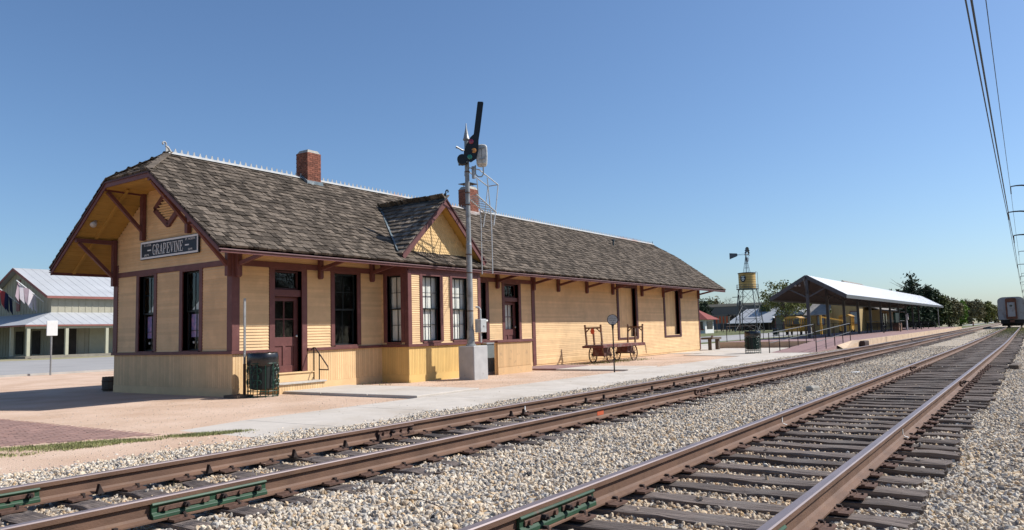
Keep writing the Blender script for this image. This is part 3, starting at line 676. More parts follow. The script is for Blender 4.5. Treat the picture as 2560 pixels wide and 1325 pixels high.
for (xa, xb) in ((XA+.03, X0), (XB-.03, X1)): planks(b, (xa, YC-HW, ZH-.13), (xa, YC+HW, ZH-.13), (xb, YC-HW, ZH-.13+.0), (xb, YC+HW, ZH-.13), .12)
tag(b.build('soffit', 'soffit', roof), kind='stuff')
for x in (XA+.62, XB-.62):      # lookout rafters under the gable overhangs
    for sg in (-1, 1): MB().beam((x, YC+sg*4.0, ZR-KS*4.0-.17), (x, YC+sg*HW, ZH-.17), .07, .07).build('rafter', 'soffit', roof)
for sg in (-1, 1):
    y = YC+sg*4.06
    MB().box(XA, XB, min(y, y-sg*.03), max(y, y-sg*.03), ZE-.20, ZE-.045).build('fascia', 'maroon', roof, bevel=.004)
    MB().box(XA-.03, XB+.03, min(y+sg*.001, y+sg*.035), max(y+sg*.001, y+sg*.035), ZE-.135, ZE-.108).build('drip_edge', 'fascia_lip', roof, bevel=.006)
for x in (XA, XB):
    q = 1 if x == XA else -1
    for sg in (-1, 1):
        a, c = (x, YC+sg*4.06, ZE-.13), (x, YC+sg*HW, ZH-.13)
        MB().prism([(x, a[1], a[2]+.085), (x, c[1], c[2]+.085), (x, c[1], c[2]-.08), (x, a[1], a[2]-.08)][::-q*sg], (q*.035, 0, 0)).build('barge_board', 'maroon', roof)
        MB().beam((x-q*.015, a[1], a[2]+.05), (x-q*.015, c[1]-sg*.0, c[2]+.05), .03, .035).build('drip_edge', 'maroon_dark', roof)
    MB().box(min(x, x+q*.035), max(x, x+q*.035), YC-HW, YC+HW, ZH-.21, ZH-.05).build('barge_board', 'maroon', roof)
    MB().box(min(x-q*.03, x-.0005*q), max(x-q*.03, x-.0005*q), YC-HW, YC+HW, ZH-.10, ZH-.06).build('drip_edge', 'maroon_dark', roof)

# ---- shakes: every shake its own tapered board; the 300 that show largest are objects
SH = []     # (centre, axes, w, len, tone)
def course_shakes(P0, du, up, nrm, L, exposure, u_rng, first=0):
    """P0 eave point (u=0), du along, up upslope, nrm outward; u_rng(t) gives the u range at distance t upslope."""
    t = 0; i = 0
    while t < L-.04:
        ua, uc = u_rng(t+exposure*.5); u = ua-random.random()*.1; u0_ = u
        while u < uc-.02:
            wd = min(random.choice((.09, .12, .14, .17, .2, .24, .27)), max(.05, uc-u))
            if u+wd > ua+.03:
                a = max(u, ua-.02); SH.append((P0+du*a+up*(t-.012+random.uniform(-.018, .012)), du, up, nrm, u+wd-a-.011, exposure*1.28, random.random()))
            u += wd
        t += exposure; i += 1
def shake_geo(du, up, nrm, w_, L, th):
    o = V(0, 0, 0); bt, tp = nrm*th, nrm*.002
    dn = nrm*-.028
    return [o+dn, o+du*w_+dn, o+du*w_+bt, o+bt, o+up*L-nrm*.03, o+up*L+du*w_-nrm*.03, o+up*L+du*w_+tp, o+up*L+tp], [(0, 1, 2, 3), (3, 2, 6, 7), (0, 3, 7, 4), (1, 5, 6, 2)]
cs = math.hypot(1, KS); Lf = 4.06*cs
upf, nf = V(0, 1, KS)/cs, V(0, -KS, 1)/cs
def rng_front(t):
    d = 4.06-t/cs; e = 0 if d > HW else (HW-d)/HW*(XRA-XA); return (XA-.02+e, XB+.02-e)
# area hidden under the dormer is left out below
course_shakes(V(0, YE, ZE)-upf*.055, V(1, 0, 0), upf, nf, Lf+.055, .212, lambda t: rng_front(max(0, t-.055)))
DX, DZ, DK, DYF, DYW = 18.66, 5.47, .925, 15.42, 15.75
def under_dormer(p): return p[1] > DYW+.05 and p[2] < DZ-.1-DK*abs(p[0]+.07-DX)
SH = [s for s in SH if not under_dormer(s[0])]
cx = math.hypot(XRA-XA, ZR-ZH); uph = V(XRA-XA, 0, ZR-ZH)/cx; nh = V(-(ZR-ZH), 0, XRA-XA)/cx
course_shakes(V(XA, YC, ZH), V(0, -1, 0), uph, nh, cx, .20, lambda t: (-(HW-.02)*(1-t/cx), (HW+.0)*(1-t/cx)))
FRONT_N = len(SH)
# dormer slopes
cd = math.hypot(1, DK)
def dorm_side(sg):
    upd = V(-sg, 0, DK)/cd; nd = V(sg*DK, 0, 1)/cd; L = 2.06*cd
    def rg(t):
        x = 2.06-t/cd; z = DZ-DK*x; yb = YE+(z-ZE)/KS; return (DYF-.02, max(DYF, yb+.02))
    course_shakes(V(DX+sg*2.06, 0, DZ-DK*2.06), V(0, 1, 0), upd, nd, L, .23, rg)
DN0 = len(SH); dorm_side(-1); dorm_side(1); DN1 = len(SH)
backs = V(0, -1, KS)/cs
course_shakes(V(0, YC+4.06, ZE), V(1, 0, 0), backs, V(0, KS, 1)/cs, Lf, .25, rng_front)
key = lambda s: float(np.dot(s[0]-V(0, 0, CAMZ), s[0]-V(0, 0, CAMZ)))
order = sorted(range(FRONT_N), key=lambda i: key(SH[i])/(.3+SH[i][4]*4)); big = set(order[:295])
fld = MB(); fdm = MB(); cache = {}
for i, (p, du, up, nrm, w_, L, tn) in enumerate(SH):
    th = random.choice((.040, .05, .06)) if DN0 <= i < DN1 else random.choice((.020, .028, .036)); tn = tn**1.25
    if i in big:
        k = (round(du[0]), round(w_*40), th, int(tn*6))
        if k not in cache:
            m = MB(); vs, fs = shake_geo(du, up, nrm, max(.04, round(w_*40)/40-.004), L, th); m.add(vs, fs, (int(tn*6)+.5)/6); cache[k] = m.mesh('shingle', 'shake')
        inst('shingle', cache[k], roof, p)
    else:
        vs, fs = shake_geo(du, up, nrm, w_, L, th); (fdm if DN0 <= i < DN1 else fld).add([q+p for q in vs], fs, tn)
tag(fld.build('shingle_field', 'shake', roof), kind='stuff')
# ridge cap, hip caps, cresting
b = MB(); b.prism([(XRA-.05, YC-.11, ZR-.02), (XRA-.05, YC-.10, ZR+.0), (XRA-.05, YC, ZR+.065), (XRA-.05, YC+.10, ZR), (XRA-.05, YC+.11, ZR-.02)], (XRB-XRA+.1, 0, 0)); b.build('ridge_cap', 'ridge_metal', roof)
b = MB(); x = XRA+.2
while x < XRB:
    b.prism([(x-.055, YC-.006, ZR+.05), (x+.055, YC-.006, ZR+.05), (x+.028, YC-.006, ZR+.10), (x+.012, YC-.006, ZR+.165), (x-.012, YC-.006, ZR+.165), (x-.028, YC-.006, ZR+.10)], (0, .012, 0)); x += .19
tag(b.build('cresting', 'ridge_metal', roof), kind='stuff')
for (xa, ya) in ((XA, YC-HW), (XA, YC+HW)):
    b = MB(); a, c = V(xa, ya, ZH+.015), V(XRA, YC, ZR+.02); n = 8
    for i in range(n): b.beam(a+(c-a)*(i/n), a+(c-a)*((i+1.25)/n)+V(0, 0, .012), .20, .018, t=random.random()*.5+.6)
    b.build('hip_cap', 'shake', roof)
def scroll(c, dx, dy, h, name, m, parent):
    b = MB(); pt = []
    for k in range(15):
        g = -math.pi*.25+k*.36; r_ = .075-.0038*k; pt.append(V(c[0]-dx*(.06-math.cos(g)*r_+.02), c[1]-dy*(.06-math.cos(g)*r_+.02), c[2]+h-.07+math.sin(g)*r_))
    b.tube([V(c[0]+dx*.13, c[1]+dy*.13, c[2]), V(c[0]+dx*.06, c[1]+dy*.06, c[2]+h*.4)]+pt, [.045, .03]+[.022]*len(pt), 6)
    b.prism([V(c[0]-dx*.03, c[1]-dy*.03-.01*abs(dx), c[2]-.03), V(c[0]+dx*.2, c[1]+dy*.2-.01*abs(dx), c[2]-.03), V(c[0]+dx*.05, c[1]+dy*.05-.01*abs(dx), c[2]+h*.62), V(c[0]-dx*.02, c[1]-dy*.02-.01*abs(dx), c[2]+h*.62)], (.02*abs(dy), .02*abs(dx), 0))
    return b.build(name, m, parent)
scroll((XRA-.06, YC, ZR+.02), 1, 0, .30, 'finial', 'ridge_metal', roof)
b = MB(); b.tube([(XRB, YC, ZR+.03), (XRB+.02, YC, ZR+.2)], [.03, .012], 6); b.build('finial', 'crest_dark', roof)
b = MB(); b.tube([(36.2, YC-1.0, roofz(YC-1.0)), (36.2, YC-1.0, roofz(YC-1.0)+.28)], .05, 8); b.tube([(36.2, YC-1, roofz(YC-1)+.26), (36.2, YC-1, roofz(YC-1)+.34)], .08, 8); b.build('vent_pipe', 'crest_dark', roof)

# ---- dormer gable over the bay
b = MB()
yb = YE+(DZ-ZE)/KS
for sg in (-1, 1):
    fx = DX+sg*2.06; zf = DZ-DK*2.06; p = [(DX, DYF, DZ-.03), (fx, DYF, zf-.03), (fx, YE+(zf-ZE)/KS, zf-.03), (DX, yb, DZ-.03)]
    b.prism(p if sg > 0 else p[::-1], (0, 0, -.06))
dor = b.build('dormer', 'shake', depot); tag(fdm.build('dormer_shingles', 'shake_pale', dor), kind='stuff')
zb = roofz(DYW)-.02; hb = (DZ-.10-zb)/DK
b = MB(); b.prism([(DX-hb, DYW+.06, zb), (DX+hb, DYW+.06, zb), (DX, DYW+.06, DZ-.1)], (0, .05, 0)); b.build('gable_wall', 'scallop', dor)
b = MB(); r = 0; z = zb+.02
while z < DZ-.2:
    h = (DZ-.12-z-.08)/DK; n = int(2*h/.115)+1; st = DX-h+(.0575 if r % 2 else 0)
    for i in range(n):
        x = st+i*.115
        if x+.115 > DX+h+.02: break
        y = DYW+.052; pf = [(x+.004, y, z+.15), (x+.004, y, z+.04)]+[(x+.0575-.0535*math.cos(math.pi*k/6), y, z+.04-.04*math.sin(math.pi*k/6)) for k in range(1, 6)]+[(x+.111, y, z+.04), (x+.111, y, z+.15)]
        b.add([(q[0], q[1]-(.024 if k not in (0, len(pf)-1) else .010), q[2]) for k, q in enumerate(pf)]+pf, [tuple(range(len(pf)))]+[(k+len(pf), k+1+len(pf), k+1, k) for k in range(len(pf)-1)], random.random())
    z += .105; r += 1
tag(b.build('scallop_shingles', 'scallop', dor), kind='stuff')
for sg in (-1, 1):
    fx = DX+sg*2.08; zf = DZ-DK*2.08
    p = [(DX, DYF, DZ-.02), (fx, DYF, zf-.02), (fx-sg*.09, DYF, zf-.15), (DX, DYF, DZ-.24)]
    MB().prism(p if sg < 0 else p[::-1], (0, -.04, 0)).build('barge_board', 'maroon', dor)
    q = [(DX, DYF-.041, DZ+.025), (fx, DYF-.041, zf+.025), (fx, DYF-.041, zf-.03), (DX, DYF-.041, DZ-.03)]
    MB().prism(q if sg < 0 else q[::-1], (0, -.03, 0)).build('drip_edge', 'maroon_dark', dor)
    b = MB(); planks(b, (DX+sg*.02, DYF+.01, DZ-.12), (fx, DYF+.01, zf-.12), (DX+sg*.02, DYW+.1, DZ-.12), (fx, DYW+.1, zf-.12), .09); b.build('soffit', 'soffit', dor)
    MB().beam((fx-sg*.12, YE+.3, zf+.11), (DX+sg*.02, yb+.03, DZ+.03), .16, .02, (0, -KS, 1)).build('valley_flashing', 'flash_metal', dor)
b = MB(); b.prism([(DX-.09, DYF-.05, DZ-.04), (DX-.09, DYF-.05, DZ-.015), (DX, DYF-.05, DZ+.05), (DX+.09, DYF-.05, DZ-.015), (DX+.09, DYF-.05, DZ-.04)], (0, yb-DYF, 0))
y = DYF+.2
while y < yb-.3:
    pt = [(DX, y-.075+.15*k/8, DZ+.045+.095*math.sin(math.pi*k/8)) for k in range(9)]; b.tube(pt, .016, 5); y += .19
b.build('dormer_cresting', 'crest_dark', dor)
scroll((DX, DYF-.02, DZ+.02), 0, 1, .28, 'finial', 'crest_dark', dor)

# ---- chimneys
def chimney(x, y, w_, h, cap):
    z0, z1 = ZR-.5, h; b = MB(); b.box(x-w_/2+.012, x+w_/2-.012, y-w_/2+.012, y+w_/2-.012, z0, z1-.12)
    c = b.build('chimney', 'mortar', depot); q = MB(); z = ZR-.15; r = 0; bw, bhh = .205, .067
    while z < z1-.16:
        for f in range(4):
            L = w_; u = -L/2-(bw/2 if (r+f) % 2 else 0)
            while u < L/2-.01:
                a, e = max(u+.006, -L/2), min(u+bw-.006, L/2)
                if e-a > .03:
                    t = random.random()
                    if f == 0: q.box(x+a, x+e, y-L/2, y-L/2+.05, z, z+bhh-.010, t)
                    if f == 1: q.box(x+a, x+e, y+L/2-.05, y+L/2, z, z+bhh-.010, t)
                    if f == 2: q.box(x-L/2, x-L/2+.05, y+max(a, -L/2+.052), y+min(e, L/2-.052), z, z+bhh-.010, t)
                    if f == 3: q.box(x+L/2-.05, x+L/2, y+max(a, -L/2+.052), y+min(e, L/2-.052), z, z+bhh-.010, t)
                u += bw
        z += bhh; r += 1
    tag(q.build('brickwork', 'brick', c), kind='stuff')
    b = MB(); a = w_/2; b.add([(x+sx*a, y+sy*a, z1-.13) for sx, sy in ((-1,-1),(1,-1),(1,1),(-1,1))]+[(x+sx*a*.72, y+sy*a*.72, z1) for sx, sy in ((-1,-1),(1,-1),(1,1),(-1,1))], [(0,1,5,4),(1,2,6,5),(2,3,7,6),(3,0,4,7),(4,5,6,7)]); b.build('chimney_crown', 'cap_stone', c)
    b = MB(); e = w_/2+.05
    for sg in (-1, 1):
        p = [(x-e, y, ZR+.12), (x-e, y+sg*e, roofz(y+sg*e)+.12), (x-e, y+sg*e, roofz(y+sg*e)-.02), (x-e, y, ZR-.02)]; b.prism(p if sg > 0 else p[::-1], (2*e, 0, 0))
    b.build('flashing', 'flash_metal' if not cap else 'ridge_metal', c)
    if cap:
        b = MB()
        for sx in (-1, 1):
            for sy in (-1, 1): b.tube([(x+sx*.14, y+sy*.14, z1-.03), (x+sx*.14, y+sy*.14, z1+.12)], .01, 5)
        b.prism([(x-.3, y-.3, z1+.12), (x+.3, y-.3, z1+.12), (x+.3, y+.3, z1+.12), (x-.3, y+.3, z1+.12)], (0, 0, .02)); b.lathe((x, y), [(.28, z1+.135), (.05, z1+.2)], 8); b.build('rain_cap', 'black_metal', c)
chimney(16.45, YC, .56, 7.26, False); chimney(24.98, YC, .60, 7.28, True)

# ---- eave brackets
def bracket_front(x, z0=2.77, wide=.12):
    b = MB(); b.box(x-wide/2, x+wide/2, Y0-.145, Y0-.02, z0+.04, 4.0); b.add([(x-wide/2+.02, Y0-.12, z0), (x+wide/2-.02, Y0-.12, z0), (x+wide/2-.02, Y0-.03, z0), (x-wide/2+.02, Y0-.03, z0), (x-wide/2, Y0-.145, z0+.04), (x+wide/2, Y0-.145, z0+.04), (x+wide/2, Y0-.02, z0+.04), (x-wide/2, Y0-.02, z0+.04)], [(0,3,2,1),(0,1,5,4),(1,2,6,5),(2,3,7,6),(3,0,4,7)])
    o = b.build('bracket', 'maroon', depot, bevel=.006)
    MB().beam((x, Y0-.09, 3.05), (x, YE+.14, ZE+.02-.13), .09, .09, (1, 0, 0)).build('brace', 'maroon', o)
for x in (14.42, 16.43, 22.92, 25.39, 27.29, 29.75, 32.27, 35.49, 38.17, 40.61): bracket_front(x)
bracket_front(11.75, 2.72, .14); bracket_front(43.30, 2.8)
def bracket_end(y, zt, zb, plane=-1, xo=X0):
    b = MB(); s = plane; xa, xb_ = sorted((xo+s*.03, xo+s*.15)); b.box(xa, xb_, y-.065, y+.065, zb, zt+.06)
    o = b.build('bracket', 'maroon', depot, bevel=.006)
    xe = XA+.05 if s < 0 else XB-.05
    MB().beam((xo+s*.15, y, zt-.02), (xe, y, zt-.02), .10, .11).build('bracket_beam', 'maroon', o)
    MB().beam((xo+s*.10, y, max(zb+.25, zt-1.15)), (xe+.10*(-s), y, zt-.09), .09, .09, (0, 1, 0)).build('brace', 'maroon', o)
bracket_end(20.60, 5.34, 4.0); bracket_end(18.40, 5.34, 4.0); bracket_end(Y1-.06, 4.08, 2.79); bracket_end(Y0+.06, 4.08, 2.75); bracket_end(Y0+.1, 4.05, 2.8, 1, X1)
# diamond louvre vent in the gable
b = MB(); cy, cz, hw_, hh = 19.40, 4.82, .66, .50
for (p, q) in (((cy-hw_, cz), (cy, cz+hh)), ((cy, cz+hh), (cy+hw_, cz)), ((cy+hw_, cz), (cy, cz-hh)), ((cy, cz-hh), (cy-hw_, cz))):
    b.beam((X0-.045, *p), (X0-.045, *q), .14, .07, (1, 0, 0))
vt = b.build('gable_vent', 'maroon', depot)
for k in range(-5, 6):
    z = cz+k*.075; h_ = (hh-.10-abs(z-cz))/hh*hw_
    if h_ > .05: MB().beam((X0-.055, cy-h_, z), (X0-.055, cy+h_, z), .06, .012, (.6, 0, 1)).build('louvre', 'yellow', vt)
# small flood lamp under the gable eave
b = MB(); b.tube([(XA+.35, 21.6, 4.62), (XA+.3, 21.55, 4.52), (XA+.2, 21.45, 4.44)], [.03, .06, .085], 10); b.build('eave_lamp', 'step_conc', depot, smooth=True)
# hose bib near the freight corner
MB().tube([(24.9, Y0-.02, .0), (24.9, Y0-.12, .0), (24.9, Y0-.14, -.06)], .02, 6).build('water_tap', 'plate_rust', depot)
# ------------------------------------------------------------------ lettering
SER = {  # stroke letters in a unit box: (x0,y0,x1,y1,width)
 'G': [(.92,.80,.70,.97,.07),(.70,.97,.45,1,.07),(.45,1,.2,.88,.12),(.2,.88,.10,.5,.17),(.10,.5,.2,.12,.17),(.2,.12,.45,0,.12),(.45,0,.75,.04,.08),(.75,.04,.85,.14,.08),(.84,.0,.84,.42,.16),(.62,.42,1,.42,.06),(.92,.97,.92,.72,.06)],
 'R': [(.22,0,.22,1,.18),(.03,1,.55,1,.07),(.55,1,.80,.88,.10),(.80,.88,.82,.68,.17),(.82,.68,.6,.53,.10),(.25,.52,.6,.52,.06),(.5,.52,.85,.03,.17),(.03,0,.42,0,.06),(.75,0,1.02,0,.06)],
 'A': [(.5,1,.12,0,.07),(.5,1,.85,0,.18),(.25,.33,.7,.33,.06),(-.03,0,.3,0,.06),(.65,0,1.05,0,.06)],
 'P': [(.22,0,.22,1,.18),(.03,1,.55,1,.07),(.55,1,.82,.88,.10),(.82,.88,.84,.62,.17),(.84,.62,.6,.45,.10),(.25,.44,.6,.44,.06),(.03,0,.45,0,.06)],
 'E': [(.22,0,.22,1,.18),(.03,1,.9,1,.07),(.88,1,.9,.76,.07),(.25,.52,.65,.52,.06),(.66,.66,.66,.38,.06),(.03,0,.92,0,.07),(.9,0,.96,.27,.07)],
 'V': [(.14,1,.5,0,.18),(.88,1,.52,0,.07),(-.04,1,.34,1,.06),(.70,1,1.05,1,.06)],
 'I': [(.5,0,.5,1,.18),(.28,1,.72,1,.06),(.28,0,.72,0,.06)],
 'N': [(.17,0,.17,1,.07),(.15,1,.85,0,.18),(.85,0,.85,1,.07),(-.02,1,.3,1,.06),(.68,1,1.02,1,.06),(.0,0,.34,0,.06)]}
def lettering(b, text, P, u0, u1, z0, z1, o, flip=False, wid=None):
    adv = {'I': .55}; tot = sum(adv.get(c, 1.0)*1.12 for c in text); sc = (u1-u0)/tot; u = 0
    for c in text:
        w_ = adv.get(c, 1.0)
        for (xa, ya, xb, yb, wd) in SER[c]:
            if c == 'I': xa, xb = xa-.225, xb-.225
            f = lambda x, y: P((u1-(u+x)*sc) if flip else (u0+(u+x)*sc), o, z0+(z1-z0)*y)
            p, q = np.array(f(xa, ya)), np.array(f(xb, yb)); n = np.array(P(0, 1, 0))-np.array(P(0, 0, 0))
            wz = wd*sc if abs(ya-yb) > .15 else wd*(z1-z0)
            e = (q-p)/max(1e-6, np.linalg.norm(q-p))*.004
            b.beam(p-e, q+e, max(wz, .010), .004, n)
        u += w_*1.12
def plain_text(name, body, size, loc, rot, m, parent, sx=1.0, extrude=.002):
    me = TXT[body].copy(); me.name = name; me.materials.clear(); me.materials.append(MATS[m])
    o = bpy.data.objects.new(name, me); SC.collection.objects.link(o); g = ORG[parent.name]
    o.parent = parent; o.location = (loc[0]-g[0], loc[1]-g[1], loc[2]-g[2]); o.rotation_euler = rot; o.scale = (sx*size, size, size); return o
# station name board on the gable
sg_ = thing('station_sign', (X0-.05, 19.33, 3.45), 'dark blue name board with white border reading GRAPEVINE on the depot gable', 'sign')
b = MB(); b.box(X0-.075, X0-.03, 17.93, 20.73, 3.45, 3.96); b.build('board', 'sign_dark', sg_, bevel=.004)
b = MB(); b.box(X0-.082, X0-.0755, 17.95, 20.71, 3.465, 3.515); b.box(X0-.082, X0-.0755, 17.95, 20.71, 3.895, 3.945); b.box(X0-.082, X0-.0755, 17.95, 18.00, 3.516, 3.894); b.box(X0-.082, X0-.0755, 20.66, 20.71, 3.516, 3.894); b.build('border', 'sign_white', sg_)
SP = PL('y', X0-.0755, -1); b = MB(); lettering(b, 'GRAPEVINE', SP, 18.62, 20.10, 3.565, 3.835, .003, flip=True)
SP.box(b, 18.36, 18.54, .001, .005, 3.68, 3.715); SP.box(b, 20.18, 20.36, .001, .005, 3.68, 3.715); b.build('lettering', 'sign_white', sg_)
for body, y, z in (('FT. WORTH', 18.30, 3.845), ('20 MI', 18.30, 3.57), ('ST. LOUIS', 20.36, 3.845), ('690 MI', 20.40, 3.565)):
    plain_text('small_lettering', body, .085, (X0-.080, y, z), (R(90), 0, R(-90)), 'sign_white', sg_)

# ------------------------------------------------------------------ semaphore signal
MX, MY = 19.56, 15.2
sem = thing('semaphore_signal', (MX, MY, GZ), 'tall silver railway semaphore signal with raised black arm before the depot bay', 'railway signal')
b = MB(); b.prism([(19.18, 14.80, GZ-.2), (19.93, 14.80, GZ-.2), (19.93, 15.43, GZ-.2), (19.18, 15.43, GZ-.2)], (0, 0, .94-GZ)); b.build('concrete_base', 'alu_base' if 'alu_base' in MATS else 'alu_paint', sem, bevel=.02)
b = MB(); b.lathe((MX, MY), [(.17, .74), (.17, .78), (.13, .80), (.115, 1.25), (.10, 1.27), (.095, 4.0), (.10, 4.02), (.085, 4.1), (.075, 6.3), (.075, 7.55)], 16); ms = b.build('mast', 'galv', sem, smooth=False)
for z in (1.85, 3.1, 3.7, 5.35, 5.75, 6.45): MB().cyl((MX, MY), .108 if z < 4 else .093, z, z+.035, 14).build('clamp', 'plate_rust', ms)
b = MB(); b.lathe((MX, MY), [(.08, 7.52), (.115, 7.54), (.115, 7.58), (.10, 7.60), (.07, 7.75), (.025, 7.95), (.012, 8.1), (.004, 8.12)], 14); b.build('finial', 'galv', sem, smooth=True)
# arm plane faces the track approach (normal towards the camera side, -X with a little -Y)
fn = V(-.80, -.60, 0); rt = V(.60, -.80, 0); up = V(0, 0, 1); AC_ = V(MX+.04, MY-.17, 7.12)
def A(u, v, o=0): return AC_+rt*u+up*v+fn*o
b = MB(); ol = [(-.20, -.34), (-.02, -.42), (.16, -.30), (.235, -.02), (.245, .30), (.30, .62), (.435, 1.56), (.415, 1.60), (.265, 1.61), (.24, 1.58), (.09, .52), (-.02, .42), (-.16, .16), (-.24, -.05), (-.26, -.22)]
b.prism([A(u, v, .30) for u, v in ol][::-1], tuple(fn*.022)); arm = b.build('arm', 'sem_black', sem)
for nm, u, v, m in (('red_lens', .00, .27, 'lens_red'), ('amber_lens', .085, -.03, 'lens_amber'), ('green_lens', -.055, -.24, 'lens_green')):
    b = MB(); c = A(u, v, .322); b.tube([c, c+fn*.012], .098, 20, m=1); b.tube([c+fn*.012, c+fn*.022, c+fn*.028], [.082, .06, .01], 20); b.build(nm, [m, 'sem_black'], arm)
b = MB(); b.tube([A(-.06, -.06, .0), A(-.06, -.06, .30)], .05, 10); b.tube([A(.02, -.05, .0), A(.02, -.05, .36)], .03, 8); b.build('spindle', 'sem_black', sem)
b = MB(); b.tube([A(-.30, -.30, .30), A(-.30, -.30, .05), A(-.30, -.30, -.02)], [.17, .17, .10], 16); b.box(*[v for p in zip(A(-.42, -.42, -.15)-.0, A(-.15, -.1, .1)) for v in sorted(p)]); b.build('lamp_case', 'sem_black', sem, smooth=False)
b = MB(); b.tube([A(-.28, .02, .12), A(-.42, .10, .18), A(-.5, .13, .2)], [.035, .03, .045], 8); b.tube([A(-.1, -.02, .05), A(-.34, .06, .15)], .025, 6); b.build('lever', 'galv', sem)
b = MB(); x0, x1 = .12, .62; pr = []
for k in range(16):
    g = 2*math.pi*k/16; cx_, cz_ = math.cos(g), math.sin(g); pr.append((.34+.19*math.copysign(abs(cx_)**.45, cx_), -.10+.335*math.copysign(abs(cz_)**.45, cz_)))
b.prism([A(u, v, -.42) for u, v in pr][::-1], tuple(fn*.55)); mc = b.build('mechanism_case', 'alu_case' if 'alu_case' in MATS else 'white_paint', sem, bevel=.03)
b = MB()
for v in (.08, -.28): b.tube([A(.34, v, .14), A(.34, v, .17)], .03, 8); b.beam(A(.26, v, .15), A(.44, v+.03, .15), .03, .03)
b.beam(A(.34, -.40, .135), A(.34, .22, .135), .012, .012); b.build('latch', 'galv', mc)
b = MB(); b.tube([A(.12, -.45, 0), A(.12, -.75, .02), A(.2, -.84, .02), A(.32, -.84, .02), A(.38, -.75, 0), A(.38, -.48, 0)], .022, 6); b.tube([A(-.2, -.42, .08), A(-.24, -.8, .1), A(-.12, -1.05, .1)], .012, 5); b.tube([A(.05, -.5, .05), A(.06, -.9, .05)], .06, 8); b.build('conduit', 'galv', sem)
# sloping slatted step, handrail and hanging ladder
def L_(x, z, y=MY): return (x, y, z)
b = MB(); ya, yc_ = MY-.28, MY+.16
for y in (ya, yc_): b.tube([(MX+.10, y, 5.70), (20.78, y, 5.22)], .022, 6)
st = b.build('step_frame', 'alu_paint', sem)
for k in range(12):
    f = (k+.5)/12; x = MX+.14+f*1.06; z = 5.70-.48*f; MB().beam((x, ya, z), (x, yc_, z), .022, .022).build('slat', 'alu_paint', st)
b = MB()
for y in (ya, yc_):
    b.tube([(MX+.05, MY, 6.62), (MX+.3, y, 6.55), (20.92, y, 6.2)], .02, 6); b.tube([(20.92, y, 6.2), (20.72, y, 5.2), (20.60, y, 4.75)], .02, 6)
    b.tube([(20.30, y, 6.35), (20.42, y, 5.38)], .02, 6)
b.tube([(20.92, ya, 6.2), (20.92, yc_, 6.2)], .018, 6); b.build('handrail', 'alu_paint', sem)
b = MB()
for y in (ya, yc_): b.tube([(20.44, y, 5.30), (20.47, y, 4.9), (20.47, y, 3.12)], .022, 6)
ld = b.build('ladder', 'alu_paint', sem)
for k in range(6): MB().tube([(20.47, ya, 3.25+k*.33), (20.47, yc_, 3.25+k*.33)], .010, 5).build('rung', 'alu_paint', ld)
# relay box with bracket pipes on the pedestal
b = MB(); b.box(19.66, 19.98, 14.86, 15.10, 1.16, 1.60); rb = b.build('relay_box', 'alu_paint', sem, bevel=.015)
b = MB(); b.tube([(19.82, 14.98, .84), (19.82, 14.98, 1.17)], .03, 8); b.tube([(19.82, 14.98, 1.60), (19.82, 14.98, 1.9), (19.80, 15.02, 1.98), (19.72, 15.1, 2.0)], .028, 8); b.tube([(19.98, 14.95, 1.52), (20.12, 14.95, 1.54)], [.012, .05], 8); b.box(19.80, 19.88, 14.84, 14.86, 1.36, 1.39); b.build('pipe', 'alu_paint', rb)

sem.location = (MX*.955, MY*.955, -.206); sem.scale = (.955,)*3        # stands on the slight rise in front of the bay
# ------------------------------------------------------------------ litter bins
def litter_bin(x, y, z, label, s=1.0, rot=0.):
    o = thing('litter_bin', (x, y, z), label, 'litter bin', 'wire litter bins'); r = .33*s; h = .92*s
    q = lambda a, rr, zz: (x+rr*math.cos(a), y+rr*math.sin(a), z+zz)
    b = MB(); b.lathe((x, y), [(r*.80, z+.18*s), (r*.90, z+.20*s), (r*.95, z+.70*s)], 18); b.build('liner', 'can_liner', o)
    prof = [(.62, 1.00), (.68, 1.02), (.80, 1.03), (.90, .995), (1.0, 1.02), (.99, 1.10), (.93, 1.14)]
    b = MB(); n = 28; rings = [(r*.97, .70*s), (r*1.06, .74*s), (r*1.05, .90*s), (r*1.02, .985*s), (r*.98, 1.0*s), (r*.90, .97*s), (r*.8, .80*s)]; vs = []
    rr_ = random.Random(int(x*10)); jit = [rr_.uniform(-.02, .02) for _ in range(n)]
    for (ra, zz) in rings:
        for k in range(n): a = 2*math.pi*k/n; vs.append(q(a, ra+jit[k]*.8*s, zz+jit[(k*5) % n]*.6*s))
    b.add(vs, [(i*n+k, i*n+(k+1) % n, (i+1)*n+(k+1) % n, (i+1)*n+k) for i in range(len(rings)-1) for k in range(n)]); b.build('bin_bag', 'bin_bag', o, smooth=True)
    b = MB()
    for zz, rr2 in ((.14, 1.04), (.03, 1.0), (.76, 1.04)): b.tube([q(2*math.pi*k/24, r*rr2, zz*s) for k in range(24)], .010*s, 5, closed=True)
    b.build('hoop', 'green_metal', o)
    for k in range(12): a = 2*math.pi*(k+.2)/12+rot; MB().beam(q(a, r*1.03, .0), q(a, r*1.04, .78*s), .018*s, .012*s, (math.cos(a), math.sin(a), 0)).build('bar', 'green_metal', o)
    b = MB()
    for a0 in (rot, rot+1.57, rot+3.14, rot+4.7):
        for (da, zz, rr3) in ((0, .46, .075), (.22, .60, .05), (-.22, .60, .05), (.22, .34, .05), (-.22, .34, .05), (0, .68, .045), (0, .26, .045)):
            c = q(a0+da, r*1.07, zz*s); tv = V(-math.sin(a0+da), math.cos(a0+da), 0)
            b.tube([V(*c)+tv*math.cos(g)*rr3*s+V(0, 0, math.sin(g)*rr3*s) for g in np.linspace(0, 6.28, 13)[:-1]], .009*s, 5, closed=True)
    b.build('scrollwork', 'green_metal', o); return o
